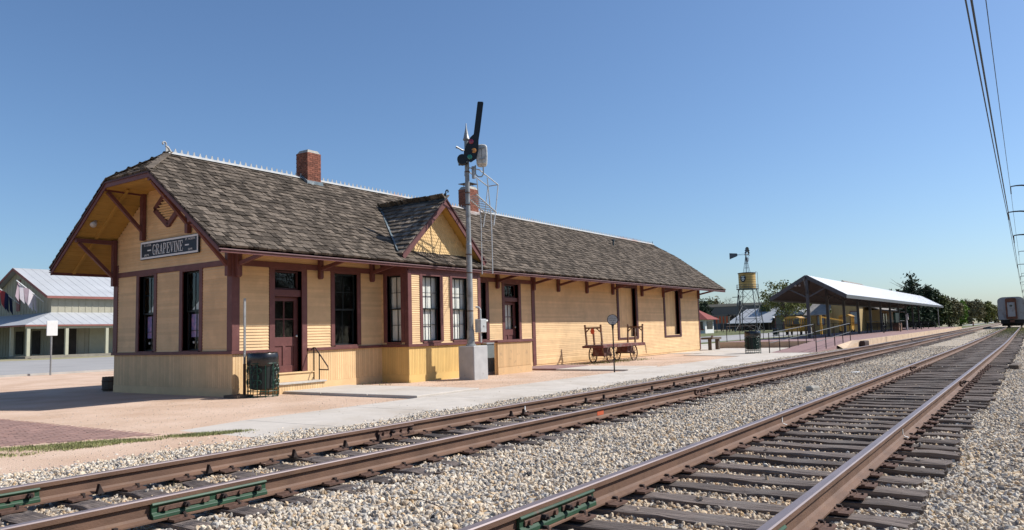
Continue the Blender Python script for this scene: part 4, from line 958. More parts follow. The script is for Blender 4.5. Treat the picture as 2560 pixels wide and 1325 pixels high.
litter_bin(11.99, 15.83, GZ, 'green wire litter bin with black bag at the near corner of the depot', 1.08, 3.6)
litter_bin(38.2, 11.85, -.25, 'green wire litter bin with black bag standing on the walk near the ramp', 1.12, 4.0)
litter_bin(95.0, 26.6, gh(26.6), 'small dark green litter bin far off beside the yellow trolley', 1.0, 1)

# ------------------------------------------------------------------ signs and poles by the depot
o = thing('sign_post', (11.66, 16.12, GZ), 'tall thin steel post seen edge-on at the near depot corner beside the bin', 'sign post')
MB().box(11.64, 11.70, 16.10, 16.14, GZ-.1, .55).build('lower_post', 'rust_iron', o); MB().box(11.645, 11.695, 16.105, 16.135, .551, 2.16).build('upper_post', 'galv', o)
MB().box(11.35, 11.80, 15.95, 16.50, GZ-.02, GZ+.07).build('foot_block', 'old_wood', o)
o = thing('parking_sign', (16.25, 36.36, gh(36.4)), 'blank back of a small white sign on a thin post by the far kerb', 'sign')
z = gh(36.4); MB().tube([(16.25, 36.36, z-.05), (16.25, 36.36, z+2.35)], .04, 8).build('post', 'galv', o); MB().box(16.02, 16.48, 36.33-.04, 36.33, z+1.75, z+2.42).build('panel', 'white_paint', o, bevel=.01)
rs = thing('round_marker', (22.58, 11.6, -.25), 'round cast plaque sign on a thin dark post at the edge of the walk', 'marker sign')
MB().tube([(22.58, 11.6, -.3), (22.58, 11.6, 1.26)], .024, 8).build('post', 'black_metal', rs)
MB().tube([(22.58, 11.6, 1.14), (22.58, 11.6, 1.24), (22.58, 11.6, 1.31)], [.028, .04, .055], 8).build('socket', 'black_metal', rs)
pn = V(-.85, -.527, 0); pt_ = V(.527, -.85, 0)
b = MB(); c = V(22.58, 11.6, 1.46); b.tube([c-pn*.012, c+pn*.012], .178, 24); b.build('rim', 'black_metal', rs)
b = MB(); b.tube([c+pn*.012, c+pn*.016], .160, 24); b.build('face', 'galv_face' if 'galv_face' in MATS else 'cap_stone', rs)
for k, (txt, dz, s_) in enumerate((('CATCH THE', .09, .045), ('COTTON BELT', .035, .05), ('MAIL BAG', -.025, .055), ('1888', -.085, .045))):
    p_ = c+pn*.0165+V(0, 0, dz); plain_text('raised_lettering', txt, s_, p_, (R(90), 0, math.atan2(pt_[1], pt_[0])), 'black_metal', rs, .85)

# ------------------------------------------------------------------ door handrail
hr = thing('handrail', (14.2, 16.2, GZ), 'black pipe handrail beside the maroon door steps', 'handrail')
b = MB(); X_ = 14.10; b.tube([(X_, 16.50, .82), (X_, 16.44, .87), (X_, 16.36, .87), (X_, 15.86, .36), (X_, 15.84, .27), (X_, 16.20, .275)], .018, 6); b.build('rail', 'rust_dark' if 'rust_dark' in MATS else 'black_metal', hr)
MB().tube([(X_, 16.42, .0), (X_, 16.42, .87)], .017, 6).build('post', 'black_metal', hr); MB().tube([(X_, 16.20, -.23), (X_, 16.20, .70)], .017, 6).build('post', 'black_metal', hr)

# ------------------------------------------------------------------ half barrel at the rear corner
br_ = thing('barrel', (11.95, 22.9, GZ), 'dark wooden half barrel behind the shaded rear corner of the depot', 'barrel')
b = MB()
for k in range(16):
    a0, a1 = 2*math.pi*k/16, 2*math.pi*(k+.94)/16
    f = lambda a, r_, z: (11.95+r_*math.cos(a), 22.9+r_*math.sin(a), GZ+z)
    b.add([f(a0, .23, 0), f(a1, .23, 0), f(a1, .26, .2), f(a0, .26, .2), f(a1, .25, .42), f(a0, .25, .42)], [(0, 1, 2, 3), (3, 2, 4, 5)], random.random())
b.build('staves', 'old_wood', br_)
for z in (.06, .30): MB().tube([(11.95+.262*math.cos(a), 22.9+.262*math.sin(a), GZ+z) for a in np.linspace(0, 6.283, 21)[:-1]], .014, 4, closed=True).build('hoop', 'rust_iron', br_)
MB().cyl((11.95, 22.9), .235, GZ+.3, GZ+.36, 16).build('soil', 'old_wood', br_)

# ------------------------------------------------------------------ air conditioner and its screen
ac = thing('air_conditioner', (21.2, 15.9, GZ), 'grey air conditioner unit between the signal pedestal and the yellow screen', 'air conditioner')
MB().box(20.78, 21.62, 15.48, 16.32, -.17, .74).build('cabinet', 'ac_metal', ac, bevel=.02); MB().box(20.76, 21.64, 15.46, 16.34, .741, .80).build('lid', 'galv', ac, bevel=.01)
MB().box(20.7, 21.7, 15.4, 16.4, GZ, -.172).build('pad', 'concrete', ac)
for k in range(14): MB().box(20.773, 20.779, 15.54+k*.053, 15.565+k*.053, -.12, .70).build('louvre', 'black_metal', ac)
sc_ = thing('wooden_screen', (21.8, 15.2, GZ), 'low yellow beadboard screen with maroon cap right of the signal pedestal', 'screen')
b = MB(); bead(b, PL('x', 14.98, -1), 20.72, 22.74, -.02, .80, .06); b.box(20.72, 22.74, 14.981, 15.03, GZ, .80); b.box(20.70, 22.76, 14.95, 14.979, GZ-.02, -.03); b.build('front_panel', 'screen_yellow' if 'screen_yellow' in MATS else 'yellow', sc_)
b = MB(); b.box(20.70, 20.74, 15.031, 15.10, GZ, .80); b.build('side_panel', 'yellow', sc_); b = MB(); b.box(22.72, 22.76, 15.031, 16.5, GZ, .80); b.build('side_panel', 'yellow', sc_)
MB().box(20.66, 22.80, 14.92, 15.06, .801, .86).build('cap', 'maroon', sc_, bevel=.005)

# ------------------------------------------------------------------ baggage cart
ct = thing('baggage_cart', (30.2, 15.4, GZ), 'old red wooden baggage cart with tall end racks parked against the depot', 'baggage cart')
ya, yb_ = 15.02, 15.82
b = MB()
for k in range(7): b.box(28.15, 32.3, ya+.01+k*.113, ya+.115+k*.113, .47, .51, random.random())
b.build('deck', 'cart_deck', ct); b = MB(); b.box(28.2, 32.3, ya-.03, ya+.0, .38, .515); b.box(28.2, 32.3, yb_, yb_+.03, .38, .515); b.box(28.12, 28.2, ya-.1, yb_+.1, .38, .47); b.box(32.3, 32.38, ya-.03, yb_+.03, .38, .50); b.build('frame', 'cart_red', ct, bevel=.005)
def rack(x, lean, badge):
    b = MB(); h = 1.36; e = lean
    for y in (ya+.03, (ya+yb_)/2, yb_-.03):
        t_ = h if y != (ya+yb_)/2 else 1.18; b.beam((x, y, .45), (x+e*t_, y, t_), .06, .07, (1, 0, 0))
    b.beam((x+e*1.22, ya+.03, 1.22), (x+e*1.22, yb_-.03, 1.22), .05, .07); 
    for s_, y in ((1, ya+.03), (-1, yb_-.03)): b.beam((x+e*1.02, y+s_*.03, 1.05), (x+e*1.18, y+s_*.2, 1.2), .04, .04)
    r_ = b.build('end_rack', 'cart_wood', ct)
    if badge:
        c = V(x+e*1.08-.05, (ya+yb_)/2, 1.08); MB().prism([c+V(0, math.cos(a)*.10, math.sin(a)*.13) for a in np.linspace(0, 6.283, 9)[:-1]][::-1], (-.02, 0, 0)).build('badge', 'badge_red', r_)
rack(28.3, -.08, True); rack(32.2, .06, False)
for ax in (28.9, 31.15):
    b = MB(); b.tube([(ax, ya-.06, .08), (ax, yb_+.06, .08)], .03, 8); b.build('axle', 'rust_iron', ct)
    for y in (ya-.02, yb_+.02):
        w_ = MB(); w_.tube([(ax+.345*math.cos(a), y, .08+.345*math.sin(a)) for a in np.linspace(0, 6.283, 33)[:-1]], .030, 6, closed=True); w_.tube([(ax, y-.06, .08), (ax, y+.06, .08)], .05, 10); wo = w_.build('wheel', 'rust_iron', ct)
        for k in range(12): a = 2*math.pi*k/12; MB().beam((ax, y, .08), (ax+.345*math.cos(a), y, .08+.345*math.sin(a)), .014, .014, (0, 1, 0)).build('spoke', 'rust_iron', wo)
    b = MB(); b.box(ax-.30, ax+.30, ya+.14, yb_-.14, .10 if ax > 30 else .02, .37); b.build('bolster', 'cart_red', ct, bevel=.01)
b = MB(); b.beam((28.75, ya+.2, .0), (28.1, ya-.02, .62), .05, .05); b.build('tongue', 'cart_wood', ct); 
b = MB(); b.tube([(32.3, ya-.04, .40), (32.36, ya-.05, .1), (32.42, ya-.04, .0), (32.46, ya-.03, .15), (32.4, ya-.02, .42)], .008, 5); b.build('chain', 'rust_iron', ct)
# ------------------------------------------------------------------ rustic table at the far corner
tb = thing('table', (44.5, 16.3, GZ), 'weathered wooden shelf table at the far corner of the depot', 'table')
MB().box(43.9, 45.5, 16.0, 16.7, .38, .50).build('tabletop', 'old_wood', tb, bevel=.01)
for x in (44.0, 45.3): MB().box(x-.12 if x > 45 else x-.04, x+.12 if x > 45 else x+.04, 16.1, 16.3, GZ-.1, .379).build('leg', 'old_wood', tb)
b = MB(); b.tube([(44.3, 16.2, .52), (44.6, 16.25, .58), (44.8, 16.3, .52)], [.03, .07, .03], 6); b.build('iron_relic', 'rust_iron', tb)
# ------------------------------------------------------------------ background materials
mat('shelter_steel', (.085, .088, .095), .5, .12, 3)
mat('shelter_roof', (.84, .84, .845), .5, .03, 2)
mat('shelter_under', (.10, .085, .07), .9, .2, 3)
mat('metal_roof', (.50, .505, .515), .55, .10, .6, metal=.1, tone=.08, dirt=(.42, .42, .42), dscale=.3)
mat('market_wall', (.43, .395, .30), .85, .06, 2, tone=.08)
mat('market_trim', (.30, .115, .095), .7, .1, 3)
mat('market_dark', (.05, .04, .033), .9, .3, 2)
mat('market_post', (.50, .48, .36), .8, .05, 3)
mat('plank_grey', (.28, .25, .20), .9, .15, 3)
mat('tank_yellow', (.62, .40, .14), .75, .10, 3, stretch=(1, 1, .3), tone=.12)
mat('tower_grey', (.14, .145, .15), .6, .15, 3, metal=.3)
mat('mill_grey', (.11, .125, .15), .45, .15, 3, metal=.4)
mat('red_roof', (.25, .06, .05), .85, .12, 4)
mat('warehouse', (.13, .13, .135), .85, .06, .3)
mat('warehouse_top', (.50, .42, .34), .9, .05, 1)
mat('orange_panel', (.60, .12, .045), .7, .12, 2)
mat('barn_dark', (.045, .035, .03), .95, .3, 1)
mat('trolley_yellow', (.52, .28, .045), .5, .08, 2)
mat('ydepot', (.46, .33, .15), .8, .06, 2, tone=.08)
mat('ydepot_roof', (.30, .27, .24), .95, .2, 2, tone=.2)
mat('car_steel', (.31, .32, .34), .6, .12, 1.2, stretch=(1, 1, .35), metal=.2, dirt=(.20, .15, .12), dscale=1.4, dthr=(.52, .75))
mat('car_rust', (.13, .055, .035), .85, .3, 3)
mat('car_dark', (.02, .02, .02), .8, .3, 2)
mat('dark_pane', (.015, .017, .02), .15, .1, 2, spec=.6)
mat('bench_iron', (.014, .015, .016), .5, .2, 4)
mat('flag_white', (.62, .56, .58), .8, .05, 3)
mat('flag_grey', (.40, .30, .33), .8, .1, 3)
mat('flag_red', (.40, .06, .06), .8, .05, 3)
mat('flag_navy', (.02, .03, .08), .8, .05, 3)
mat('wire', (.05, .05, .055), .6, .1, 3)
mat('dark_wood_post', (.035, .022, .02), .8, .2, 3)
mat('poster', (.34, .36, .80), .6, .3, 9, col2=(.70, .40, .70))

# ------------------------------------------------------------------ displays seen in the end windows of the depot
for (ya, yb2) in ((17.99, 18.68), (20.13, 20.82)):
    o = thing('window_display', (X0+.3, (ya+yb2)/2, .95), 'bluish display boards with white lettering inside the %s end window' % ('corner' if ya < 19 else 'farther'), 'display')
    for k, (a, c) in enumerate(((0, .42), (.5, .95))):
        MB().box(X0+.205, X0+.215, ya+(yb2-ya)*a, ya+(yb2-ya)*c, 1.25, 1.86).build('panel', 'poster', o)
    b = MB(); b.prism([(X0+.207, ya+.02, 1.98), (X0+.207, yb2-.05, 1.98), (X0+.207, ya+.3, 2.22)], (.006, 0, 0)); b.build('white_triangle', 'sign_white', o)  # plain white triangle just behind the glass
    b = MB()
    for k in range(4): b.box(X0+.198, X0+.203, ya+.06+k*.15, ya+.13+k*.15, 1.08, 1.14)
    b.build('white_marks', 'sign_white', o)

# ------------------------------------------------------------------ market building at the left
mk = thing('market_hall', (48, 80, 0), 'grey green market hall with metal roof and wraparound porch behind the depot', 'building')
mx0, my0 = 33.7, 75.6; mx1, my1 = 62, 89.0; zg = 0.0
ez, az = 5.7, 8.75
b = MB(); b.box(mx0, mx1, my0, my1, zg-.2, 5.6)
ym = (my0+my1)/2; b.prism([(mx0, my0, 5.6), (mx0, my1, 5.6), (mx0, ym, az-.15)][::-1], (mx1-mx0, 0, 0)); b.build('wall', 'market_wall', mk)
b = MB(); x = mx0
while x < mx1: b.box(x, x+.06, my0-.03, my0, .1, 5.5); x += .62
y = my0
while y < my1: b.box(mx0-.03, mx0, y, y+.06, .1, 5.6+max(0, (6.7-abs(y-ym))*.42)); y += .62
tag(b.build('batten', 'market_wall', mk), kind='stuff')
for sg in (-1, 1):
    yv = ym+sg*(my1-my0+1.0)/2; b = MB(); p = [(mx0-.6, ym, az), (mx1+.4, ym, az), (mx1+.4, yv, ez), (mx0-.6, yv, ez)]; b.prism(p if sg < 0 else p[::-1], (0, 0, -.08))
    if sg < 0:
        x = mx0-.6
        while x < mx1: b.beam((x, ym, az+.006), (x, yv, ez+.006), .04, .018); x += .8
    b.build('roof', 'metal_roof', mk)
    MB().beam((mx0-.62, ym, az-.12), (mx0-.62, yv, ez-.12), .05, .24).build('barge_board', 'market_trim', mk)
MB().box(mx0-.6, mx1, my0-.56, my0-.5, ez-.25, ez-.03).build('fascia', 'market_trim', mk)
# porch: roof wraps the front and the gable end
px0, py0 = 30.2, 72.3; pz, pt = 2.95, 4.15
b = MB(); b.prism([(px0, py0, pz), (mx1, py0, pz), (mx1, my0, pt), (mx0, my0, pt)], (0, 0, -.07)); b.prism([(px0, py0, pz), (mx0, my0, pt), (mx0, my1, pt), (px0, my1+2, pz)], (0, 0, -.07))
x = px0
while x < mx1:
    f = max(0, min(1, (x-px0)/(mx0-px0))); b.beam((x, py0, pz+.006), (x, py0+(my0-py0)*f, pz+(pt-pz)*f+.006), .04, .018) if f > .05 else None; x += .8
pr = b.build('porch_roof', 'metal_roof', mk)
MB().box(px0, mx1, py0-.05, py0-.01, pz-.16, pz-.02).build('porch_fascia', 'market_trim', mk); MB().box(px0-.05, px0-.01, py0-.05, my1+2, pz-.16, pz-.02).build('porch_fascia', 'market_trim', mk)
MB().box(px0+.1, mx1, py0+.12, py0+.34, pz-.36, pz-.161).build('porch_beam', 'market_post', mk)
for x in (30.5, 33.7, 37.3, 40.8, 44.3): MB().box(x-.13, x+.13, py0+.1, py0+.36, zg+.2, pz-.361).build('post', 'market_post', mk)
for y in (75.5, 79, 82.5): MB().box(px0+.15, px0+.4, y, y+.26, zg+.2, pz-.1).build('post', 'market_post', mk)
MB().box(px0+.0, mx1, py0-.1, my0, zg-.2, zg+.2).build('porch_floor', 'plank_grey', mk); MB().box(px0+.2, mx1, py0-.75, py0-.101, zg-.2, zg+.02).build('porch_step', 'plank_grey', mk)
for (a, c) in ((33.75, 34.9), (35.1, 36.0)): MB().box(a, c, my0-.06, my0-.031, .2, 2.6).build('door', 'market_dark', mk)
MB().box(37.2, 39.9, my0-.07, my0-.031, .2, 2.7).build('barn_door', 'market_post', mk)
MB().box(39.95, 43.4, my0-.07, my0-.031, .2, 2.6).build('shopfront', 'market_trim', mk)
MB().box(40.6, 41.6, my0-.09, my0-.071, 1.2, 2.3).build('window', 'dark_pane', mk)
for y in (77.5, 81.0): MB().box(mx0-.08, mx0-.032, y, y+1.6, .3, 2.5).build('door', 'market_dark', mk)
for y in (ym-.35,): MB().box(mx0-.08, mx0-.032, y, y+.7, 4.5, 7.6).build('loft_door', 'market_trim', mk)
for i, (y, lab, mats_) in enumerate(((77.0, 'white flag with faint pattern hanging from a slanted pole on the market hall gable', ('flag_white', 'flag_grey')), (82.0, 'dark blue flag on a slanted pole at the far left market gable', ('flag_navy', 'flag_red')))):
    o = thing('flag', (mx0-.1, y, 5.6), lab, 'flag'); MB().tube([(mx0-.05, y, 5.2), (mx0-2.6, y-.4, 7.1)], .05, 6).build('pole', 'white_paint', o)
    b = MB(); n = 6
    for k in range(n):
        f0, f1 = .25+.7*k/n, .25+.7*(k+1)/n; P_ = lambda f, d: (mx0-.05-2.55*f+.12*math.sin(f*14+d*3), y-.4*f+.15*math.sin(f*9), 5.2+1.9*f-d)
        b.add([P_(f0, 0), P_(f1, 0), P_(f1, 1.35), P_(f0, 1.6)], [(0, 1, 2, 3)], m=k % 2 if k > 2 else 0)
    b.build('cloth', list(mats_), o)

# ------------------------------------------------------------------ platform shelter at the right
PY0, PY1 = 8.55, 17.0
pf = thing('platform', (80, 12, -.25), 'low brick platform with a sloping ramp and pale kerb beside the track', 'platform')
def curved(b, xs, f):
    for x0_, x1_ in zip(xs[:-1], xs[1:]): f(b, x0_, x1_)
b = MB(); xs = [47.8, 56, 64, 72, 80, 88, 96, 104, 112, 120, 128]
for a, c in zip(xs[:-1], xs[1:]):
    ya, yc_ = PY0+off(a), PY0+off(c); b.add([(a, ya+.12, .12), (c, yc_+.12, .12), (c, PY1, .12), (a, PY1, .12)], [(0, 1, 2, 3)])
b.build('paving', 'platform_brick', pf)
b = MB()
for a, c in zip(xs[:-1], xs[1:]):
    ya, yc_ = PY0+off(a), PY0+off(c); b.add([(a, ya, -.35), (c, yc_, -.35), (c, yc_, .13), (a, ya, .13), (a, ya+.14, .13), (c, yc_+.14, .13)], [(0, 1, 2, 3), (3, 2, 5, 4)])
b.add([(47.8, PY1, -.35), (47.8, PY0, -.35), (47.8, PY0, .119), (47.8, PY1, .119)], [(0, 1, 2, 3)]); b.build('kerb', 'platform_face', pf)
b = MB(); b.add([(38.9, 9.0, -.248), (38.9, 11.2, -.248), (47.79, 11.2, .118), (47.79, 9.0, .118)], [(3, 2, 1, 0)]); b.add([(38.9, 9.0, -.5), (47.79, 9.0, -.5), (47.79, 9.0, .117), (38.9, 9.0, -.249)], [(0, 1, 2, 3)]); b.add([(38.9, 11.2, -.5), (47.79, 11.2, -.5), (47.79, 11.2, .117), (38.9, 11.2, -.249)], [(3, 2, 1, 0)]); b.build('ramp', 'platform_brick', pf)
b = MB(); b.add([(43.5, 8.62, -.30), (47.8, PY0, -.30), (47.8, PY0, .13), (43.5, 8.62, -.26), (43.5, 8.99, -.04), (47.8, 8.99, .13)], [(0, 1, 2, 3), (3, 2, 5, 4)]); b.build('ramp_kerb', 'platform_face', pf)
wk = tag(MB().box(47.2, 48.5, 8.25, 8.53, -.3, .09).build('timber_block', 'old_block' if 'old_block' in MATS else 'rust_dark', org=(47.8, 8.4, -.25), bevel=.03), 'dark brown timber block against the end of the platform kerb', 'block')
sh = thing('platform_shelter', (89, 13.45, .12), 'long open platform shelter with grey steel posts and white metal gable roof', 'shelter')
SA, SB, SY, SHW = 56.4, 121.8, 13.45, 2.52
for sg in (-1, 1):
    p = [(SA, SY, 4.62), (SB, SY, 4.62), (SB, SY+sg*SHW, 3.12), (SA, SY+sg*SHW, 3.12)]; b = MB(); b.prism(p if sg < 0 else p[::-1], (0, 0, -.05))
    x = SA
    while x < SB: b.beam((x, SY, 4.625), (x, SY+sg*SHW, 3.125), .03, .022); x += .9
    b.build('roof', 'shelter_roof', sh)
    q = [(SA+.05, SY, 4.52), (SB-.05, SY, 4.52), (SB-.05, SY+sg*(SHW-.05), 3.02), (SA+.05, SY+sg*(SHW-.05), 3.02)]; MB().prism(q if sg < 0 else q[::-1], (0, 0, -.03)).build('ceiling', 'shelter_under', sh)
    y = SY+sg*SHW; MB().box(SA, SB, min(y, y+sg*.1), max(y, y+sg*.1), 2.86, 3.115).build('fascia', 'shelter_steel', sh)
    for x in (SA, SB): MB().beam((x, SY, 4.50), (x, SY+sg*(SHW+.08), 2.985), .10, .27, (0, 0, 1)).build('barge_board', 'shelter_steel', sh)
xp = SA+.12; k = 0
while xp < SB:
    z0 = gh(SY)+.0 if xp < 47 else .12
    po = MB().box(xp-.10, xp+.10, SY-.10, SY+.10, -.3, 4.42).build('post', 'shelter_steel', sh, bevel=.01)
    for sg in (-1, 1):
        MB().beam((xp, SY+sg*.08, 3.05), (xp, SY+sg*1.35, 3.72), .07, .09).build('brace', 'shelter_steel', po)
        if xp+3.2 < SB: MB().beam((xp+(.1 if sg > 0 else -.1), SY, 3.3), (xp+(.95 if sg > 0 else -.95), SY, 4.30), .06, .08).build('brace', 'shelter_steel', po)
    xp += 6.05
b = MB(); b.tube([(116.5, 11.05, .12), (116.5, 11.05, 2.95)], .05, 8); b.build('downpipe', 'galv', sh)
b = MB()
for dy in (-.14, .14): b.tube([(SA-.12, SY+.55+dy, 3.95), (SA-.25, SY+.55+dy, 3.88)], [.05, .08], 8)
b.build('flood_lamp', 'galv', sh)
# ramp and platform railings: every post its own part
def railing(label, pts_, cat='railing', step=1.6, h=1.0, mid=True, m='dark_wood_post', mr='tower_grey'):
    o = thing('railing', pts_[0], label, cat, 'platform railings')
    for (p, q) in zip(pts_[:-1], pts_[1:]):
        p, q = V(*p), V(*q); n = max(1, round(np.linalg.norm(q-p)/step))
        for i in range(n+1):
            c = p+(q-p)*i/n; MB().tube([c, c+V(0, 0, h)], .024, 6).build('post', m, o)
        MB().tube([p+V(0, 0, h), q+V(0, 0, h)], .020, 6).build('top_rail', mr, o)
        if mid: MB().tube([p+V(0, 0, h*.5), q+V(0, 0, h*.5)], .016, 6).build('mid_rail', mr, o)
    return o
railing('pipe railing on the track side of the brick ramp', [(39.3, 9.08, -.25), (47.6, 9.08, .11)], step=2.0)
railing('pipe railing on the depot side of the brick ramp', [(38.4, 11.1, -.26), (47.6, 11.1, .11)], step=2.0)
railing('dark railing along the rear edge of the platform below the shelter', [(48.2, 16.6, .12), (64, 16.6, .12), (92, 16.6, .12)], step=2.6, mr='dark_wood_post', mid=False)
railing('pale pipe railing at the far end of the platform under the shelter', [(97, 16.6, .12), (127.5, 16.6, .12)], step=3.4, h=1.1, mr='galv')
# benches
def bench(x, y, z, label):
    o = thing('bench', (x, y, z), label, 'bench', 'iron platform benches'); L_2 = .75
    b = MB()
    for k in range(4): b.box(x-.22+k*.12, x-.13+k*.12, y-L_2, y+L_2, z+.42, z+.45)
    b.build('seat', 'bench_iron', o); b = MB()
    for k in range(4): b.beam((x+.27+k*.03, y-L_2, z+.55+k*.11), (x+.27+k*.03, y+L_2, z+.55+k*.11), .02, .07)
    b.build('backrest', 'bench_iron', o)
    for s_ in (-L_2+.06, L_2-.06):
        b = MB(); b.tube([(x-.24, y+s_, z), (x-.2, y+s_, z+.3), (x-.24, y+s_, z+.43), (x-.24, y+s_, z+.64), (x+.26, y+s_, z+.66)], .025, 5); b.tube([(x+.22, y+s_, z), (x+.2, y+s_, z+.4), (x+.38, y+s_, z+.95)], .028, 5); b.build('leg_frame', 'bench_iron', o)
for k, x in enumerate((76.5, 84.5, 96, 101, 108, 115.5)):
    bench(x, 12.1 if k else 12.4, .12, ('iron bench on the platform, nearest to the ramp', 'iron bench on the platform, second from the ramp', 'iron bench just past the platform notice board', 'iron bench on the platform, second past the notice board', 'iron bench on the platform, last but one from its far end', 'iron bench at the far end of the platform')[k])
kb_ = thing('notice_board', (90, 12.6, .12), 'dark notice board standing on a brown block under the shelter', 'notice board')
MB().box(89.4, 91.6, 12.2, 12.8, .12, .95).build('plinth', 'cart_wood', kb_, bevel=.02); MB().box(89.3, 91.7, 12.45, 12.6, .951, 2.05).build('board', 'green_metal', kb_, bevel=.02)
o = thing('white_post', (93.2, 11.9, .12), 'thin white post with a pale sign beside the notice board', 'post'); MB().tube([(93.2, 11.9, .1), (93.2, 11.9, 1.9)], .07, 8).build('shaft', 'white_paint', o); MB().box(93.05, 93.35, 11.75, 11.8, 1.3, 2.0).build('sign', 'flag_white', o)

# ------------------------------------------------------------------ yellow depot behind the platform
yd = thing('freight_house', (108, 22, gh(22)), 'tall yellow board and batten house with shake roofs behind the shelter', 'building')
z0 = gh(22)
b = MB(); b.box(105, 122, 18.8, 22.1, z0-.1, 4.6); b.prism([(105, 18.8, 4.6), (105, 22.1, 4.6), (105, 20.45, 6.3)][::-1], (13, 0, 0)); b.box(104.2, 112, 22.101, 24.5, z0-.1, 2.5); b.box(109, 119, 16.9, 18.799, z0-.1, 2.7); b.build('wall', 'ydepot', yd)
b = MB(); y = 18.8
while y < 22.05: b.box(104.96, 105, y, y+.05, z0, 4.55+(1.65-abs(y-20.45))*.9); y += .3
tag(b.build('batten', 'ydepot', yd), kind='stuff')
for sg in (-1, 1):
    p = [(104.4, 20.45, 6.62), (117.5, 20.45, 6.62), (122.6, 20.45+sg*2.6, 4.3), (104.4, 20.45+sg*2.6, 4.3)]; MB().prism(p if sg < 0 else p[::-1], (0, 0, -.12)).build('roof', 'ydepot_roof', yd)
b = MB(); b.prism([(102.9, 22.1, 2.30), (102.9, 25.1, 2.30), (106.6, 24.3, 4.3), (106.6, 22.1, 4.3)][::-1], (0, 0, -.1)); b.build('lean_to_roof', 'ydepot_roof', yd)
b = MB(); b.prism([(108, 15.4, 2.45), (120, 15.4, 2.45), (120, 18.6, 3.3), (108, 18.6, 3.3)], (0, 0, -.1)); b.build('porch_roof', 'ydepot_roof', yd)
for (y, zb_, zt) in ((19.4, .9, 2.6), (23.3, .9, 2.2)):
    xw = 104.90 if y < 22 else 104.15; f = MB().box(xw-.03, xw+.05, y-.5, y+.5, zb_, zt).build('window', 'maroon', yd); MB().box(xw-.045, xw-.031, y-.4, y+.4, zb_+.1, zt-.1).build('pane', 'ac_metal', f)
for x in (110.5, 112.5, 116.5): f = MB().box(x-.5, x+.5, 16.82, 16.9, .5, 2.3).build('window', 'maroon', yd); MB().box(x-.38, x+.38, 16.80, 16.815, .6, 2.2).build('pane', 'dark_pane', f)

# ------------------------------------------------------------------ yellow park trolley, second one in front of the house
def trolley(x, y, L_3, W3, label, rot=0):
    z = gh(y); o = thing('trolley', (x, y, z), label, 'trolley', 'yellow trolleys')
    b = MB(); b.box(x-L_3/2, x+L_3/2, y-W3/2, y+W3/2, z+.45, z+.62); b.box(x-L_3/2, x+L_3/2, y-W3/2, y-W3/2+.05, z+.621, z+1.05); b.box(x-L_3/2, x-L_3/2+.05, y-W3/2+.051, y+W3/2, z+.621, z+1.1); b.box(x+L_3/2-1.0, x+L_3/2, y-W3/2+.051, y+W3/2, z+.621, z+1.4); b.build('body', 'trolley_yellow', o)
    for k in range(5):
        xx = x-L_3/2+.05+k*(L_3-.1)/4
        for yy in (y-W3/2+.04, y+W3/2-.04): MB().box(xx-.04, xx+.04, yy-.04, yy+.04, z+1.051, z+2.15).build('pillar', 'trolley_yellow', o)
    b = MB(); b.prism([(x-L_3/2-.2, y-W3/2-.1, z+2.15), (x-L_3/2-.2, y+W3/2+.1, z+2.15), (x-L_3/2-.2, y+W3/4, z+2.4), (x-L_3/2-.2, y-W3/4, z+2.4)][::-1], (L_3+.4, 0, 0)); b.build('roof', 'trolley_yellow', o)
    for k in range(3): MB().box(x-L_3/2+.6+k*L_3/4, x-L_3/2+1.0+k*L_3/4, y-W3/2+.1, y+W3/2-.1, z+.63, z+1.25).build('seat', 'market_dark', o)
    for xx in (x-L_3*.33, x+L_3*.33):
        for yy in (y-W3/2+.05, y+W3/2-.05): MB().tube([(xx, yy-.06, z+.33), (xx, yy+.06, z+.33)], .33, 14).build('wheel', 'car_dark', o)
trolley(102.0, 25.9, 3.6, 1.9, 'yellow open park trolley with roof parked left of the shelter post'); trolley(97.5, 18.9, 1.8, 1.4, 'smaller yellow trolley parked before the board and batten house')
o = thing('crossing_arm', (92, 20, gh(20)), 'slanted yellow barrier arm beside the board and batten house', 'barrier'); MB().beam((92, 20.6, 1.9), (95.5, 18.6, 1.35), .08, .14).build('arm', 'trolley_yellow', o); MB().box(91.9, 92.1, 20.5, 20.7, gh(20), 2.1).build('post', 'trolley_yellow', o)

# ------------------------------------------------------------------ windmill and water tank
WX, WY = 157.5, 49.3; wz = gh(49.3)
wt = thing('water_tower', (WX, WY, wz), 'yellow wooden water tank on a lattice steel tower', 'water tower')
bh_, tz0, tz1 = 2.35, 8.6, 11.9
cn = [(WX+sx*bh_, WY+sy*bh_) for sx, sy in ((-1,-1),(1,-1),(1,1),(-1,1))]; tp = [(WX+sx*1.45, WY+sy*1.45) for sx, sy in ((-1,-1),(1,-1),(1,1),(-1,1))]
lv = [wz, wz+(tz0-wz)*.30, wz+(tz0-wz)*.62, tz0]
def leg(i, z): f = (z-wz)/(tz0-wz); return (cn[i][0]+(tp[i][0]-cn[i][0])*f, cn[i][1]+(tp[i][1]-cn[i][1])*f, z)
for i in range(4): MB().beam(leg(i, wz), leg(i, tz0), .13, .13).build('leg', 'tower_grey', wt)
for a, c in zip(lv[:-1], lv[1:]):
    for i in range(4):
        j = (i+1) % 4; MB().tube([leg(i, a), leg(j, c)], .035, 5).build('cross_brace', 'tower_grey', wt); MB().tube([leg(j, a), leg(i, c)], .035, 5).build('cross_brace', 'tower_grey', wt)
        MB().tube([leg(i, c), leg(j, c)], .045, 5).build('girt', 'tower_grey', wt)
b = MB(); b.lathe((WX, WY), [(2.25, tz0), (2.25, tz0+.15)], 24); b.build('walkway', 'tower_grey', wt)
b = MB(); n = 30
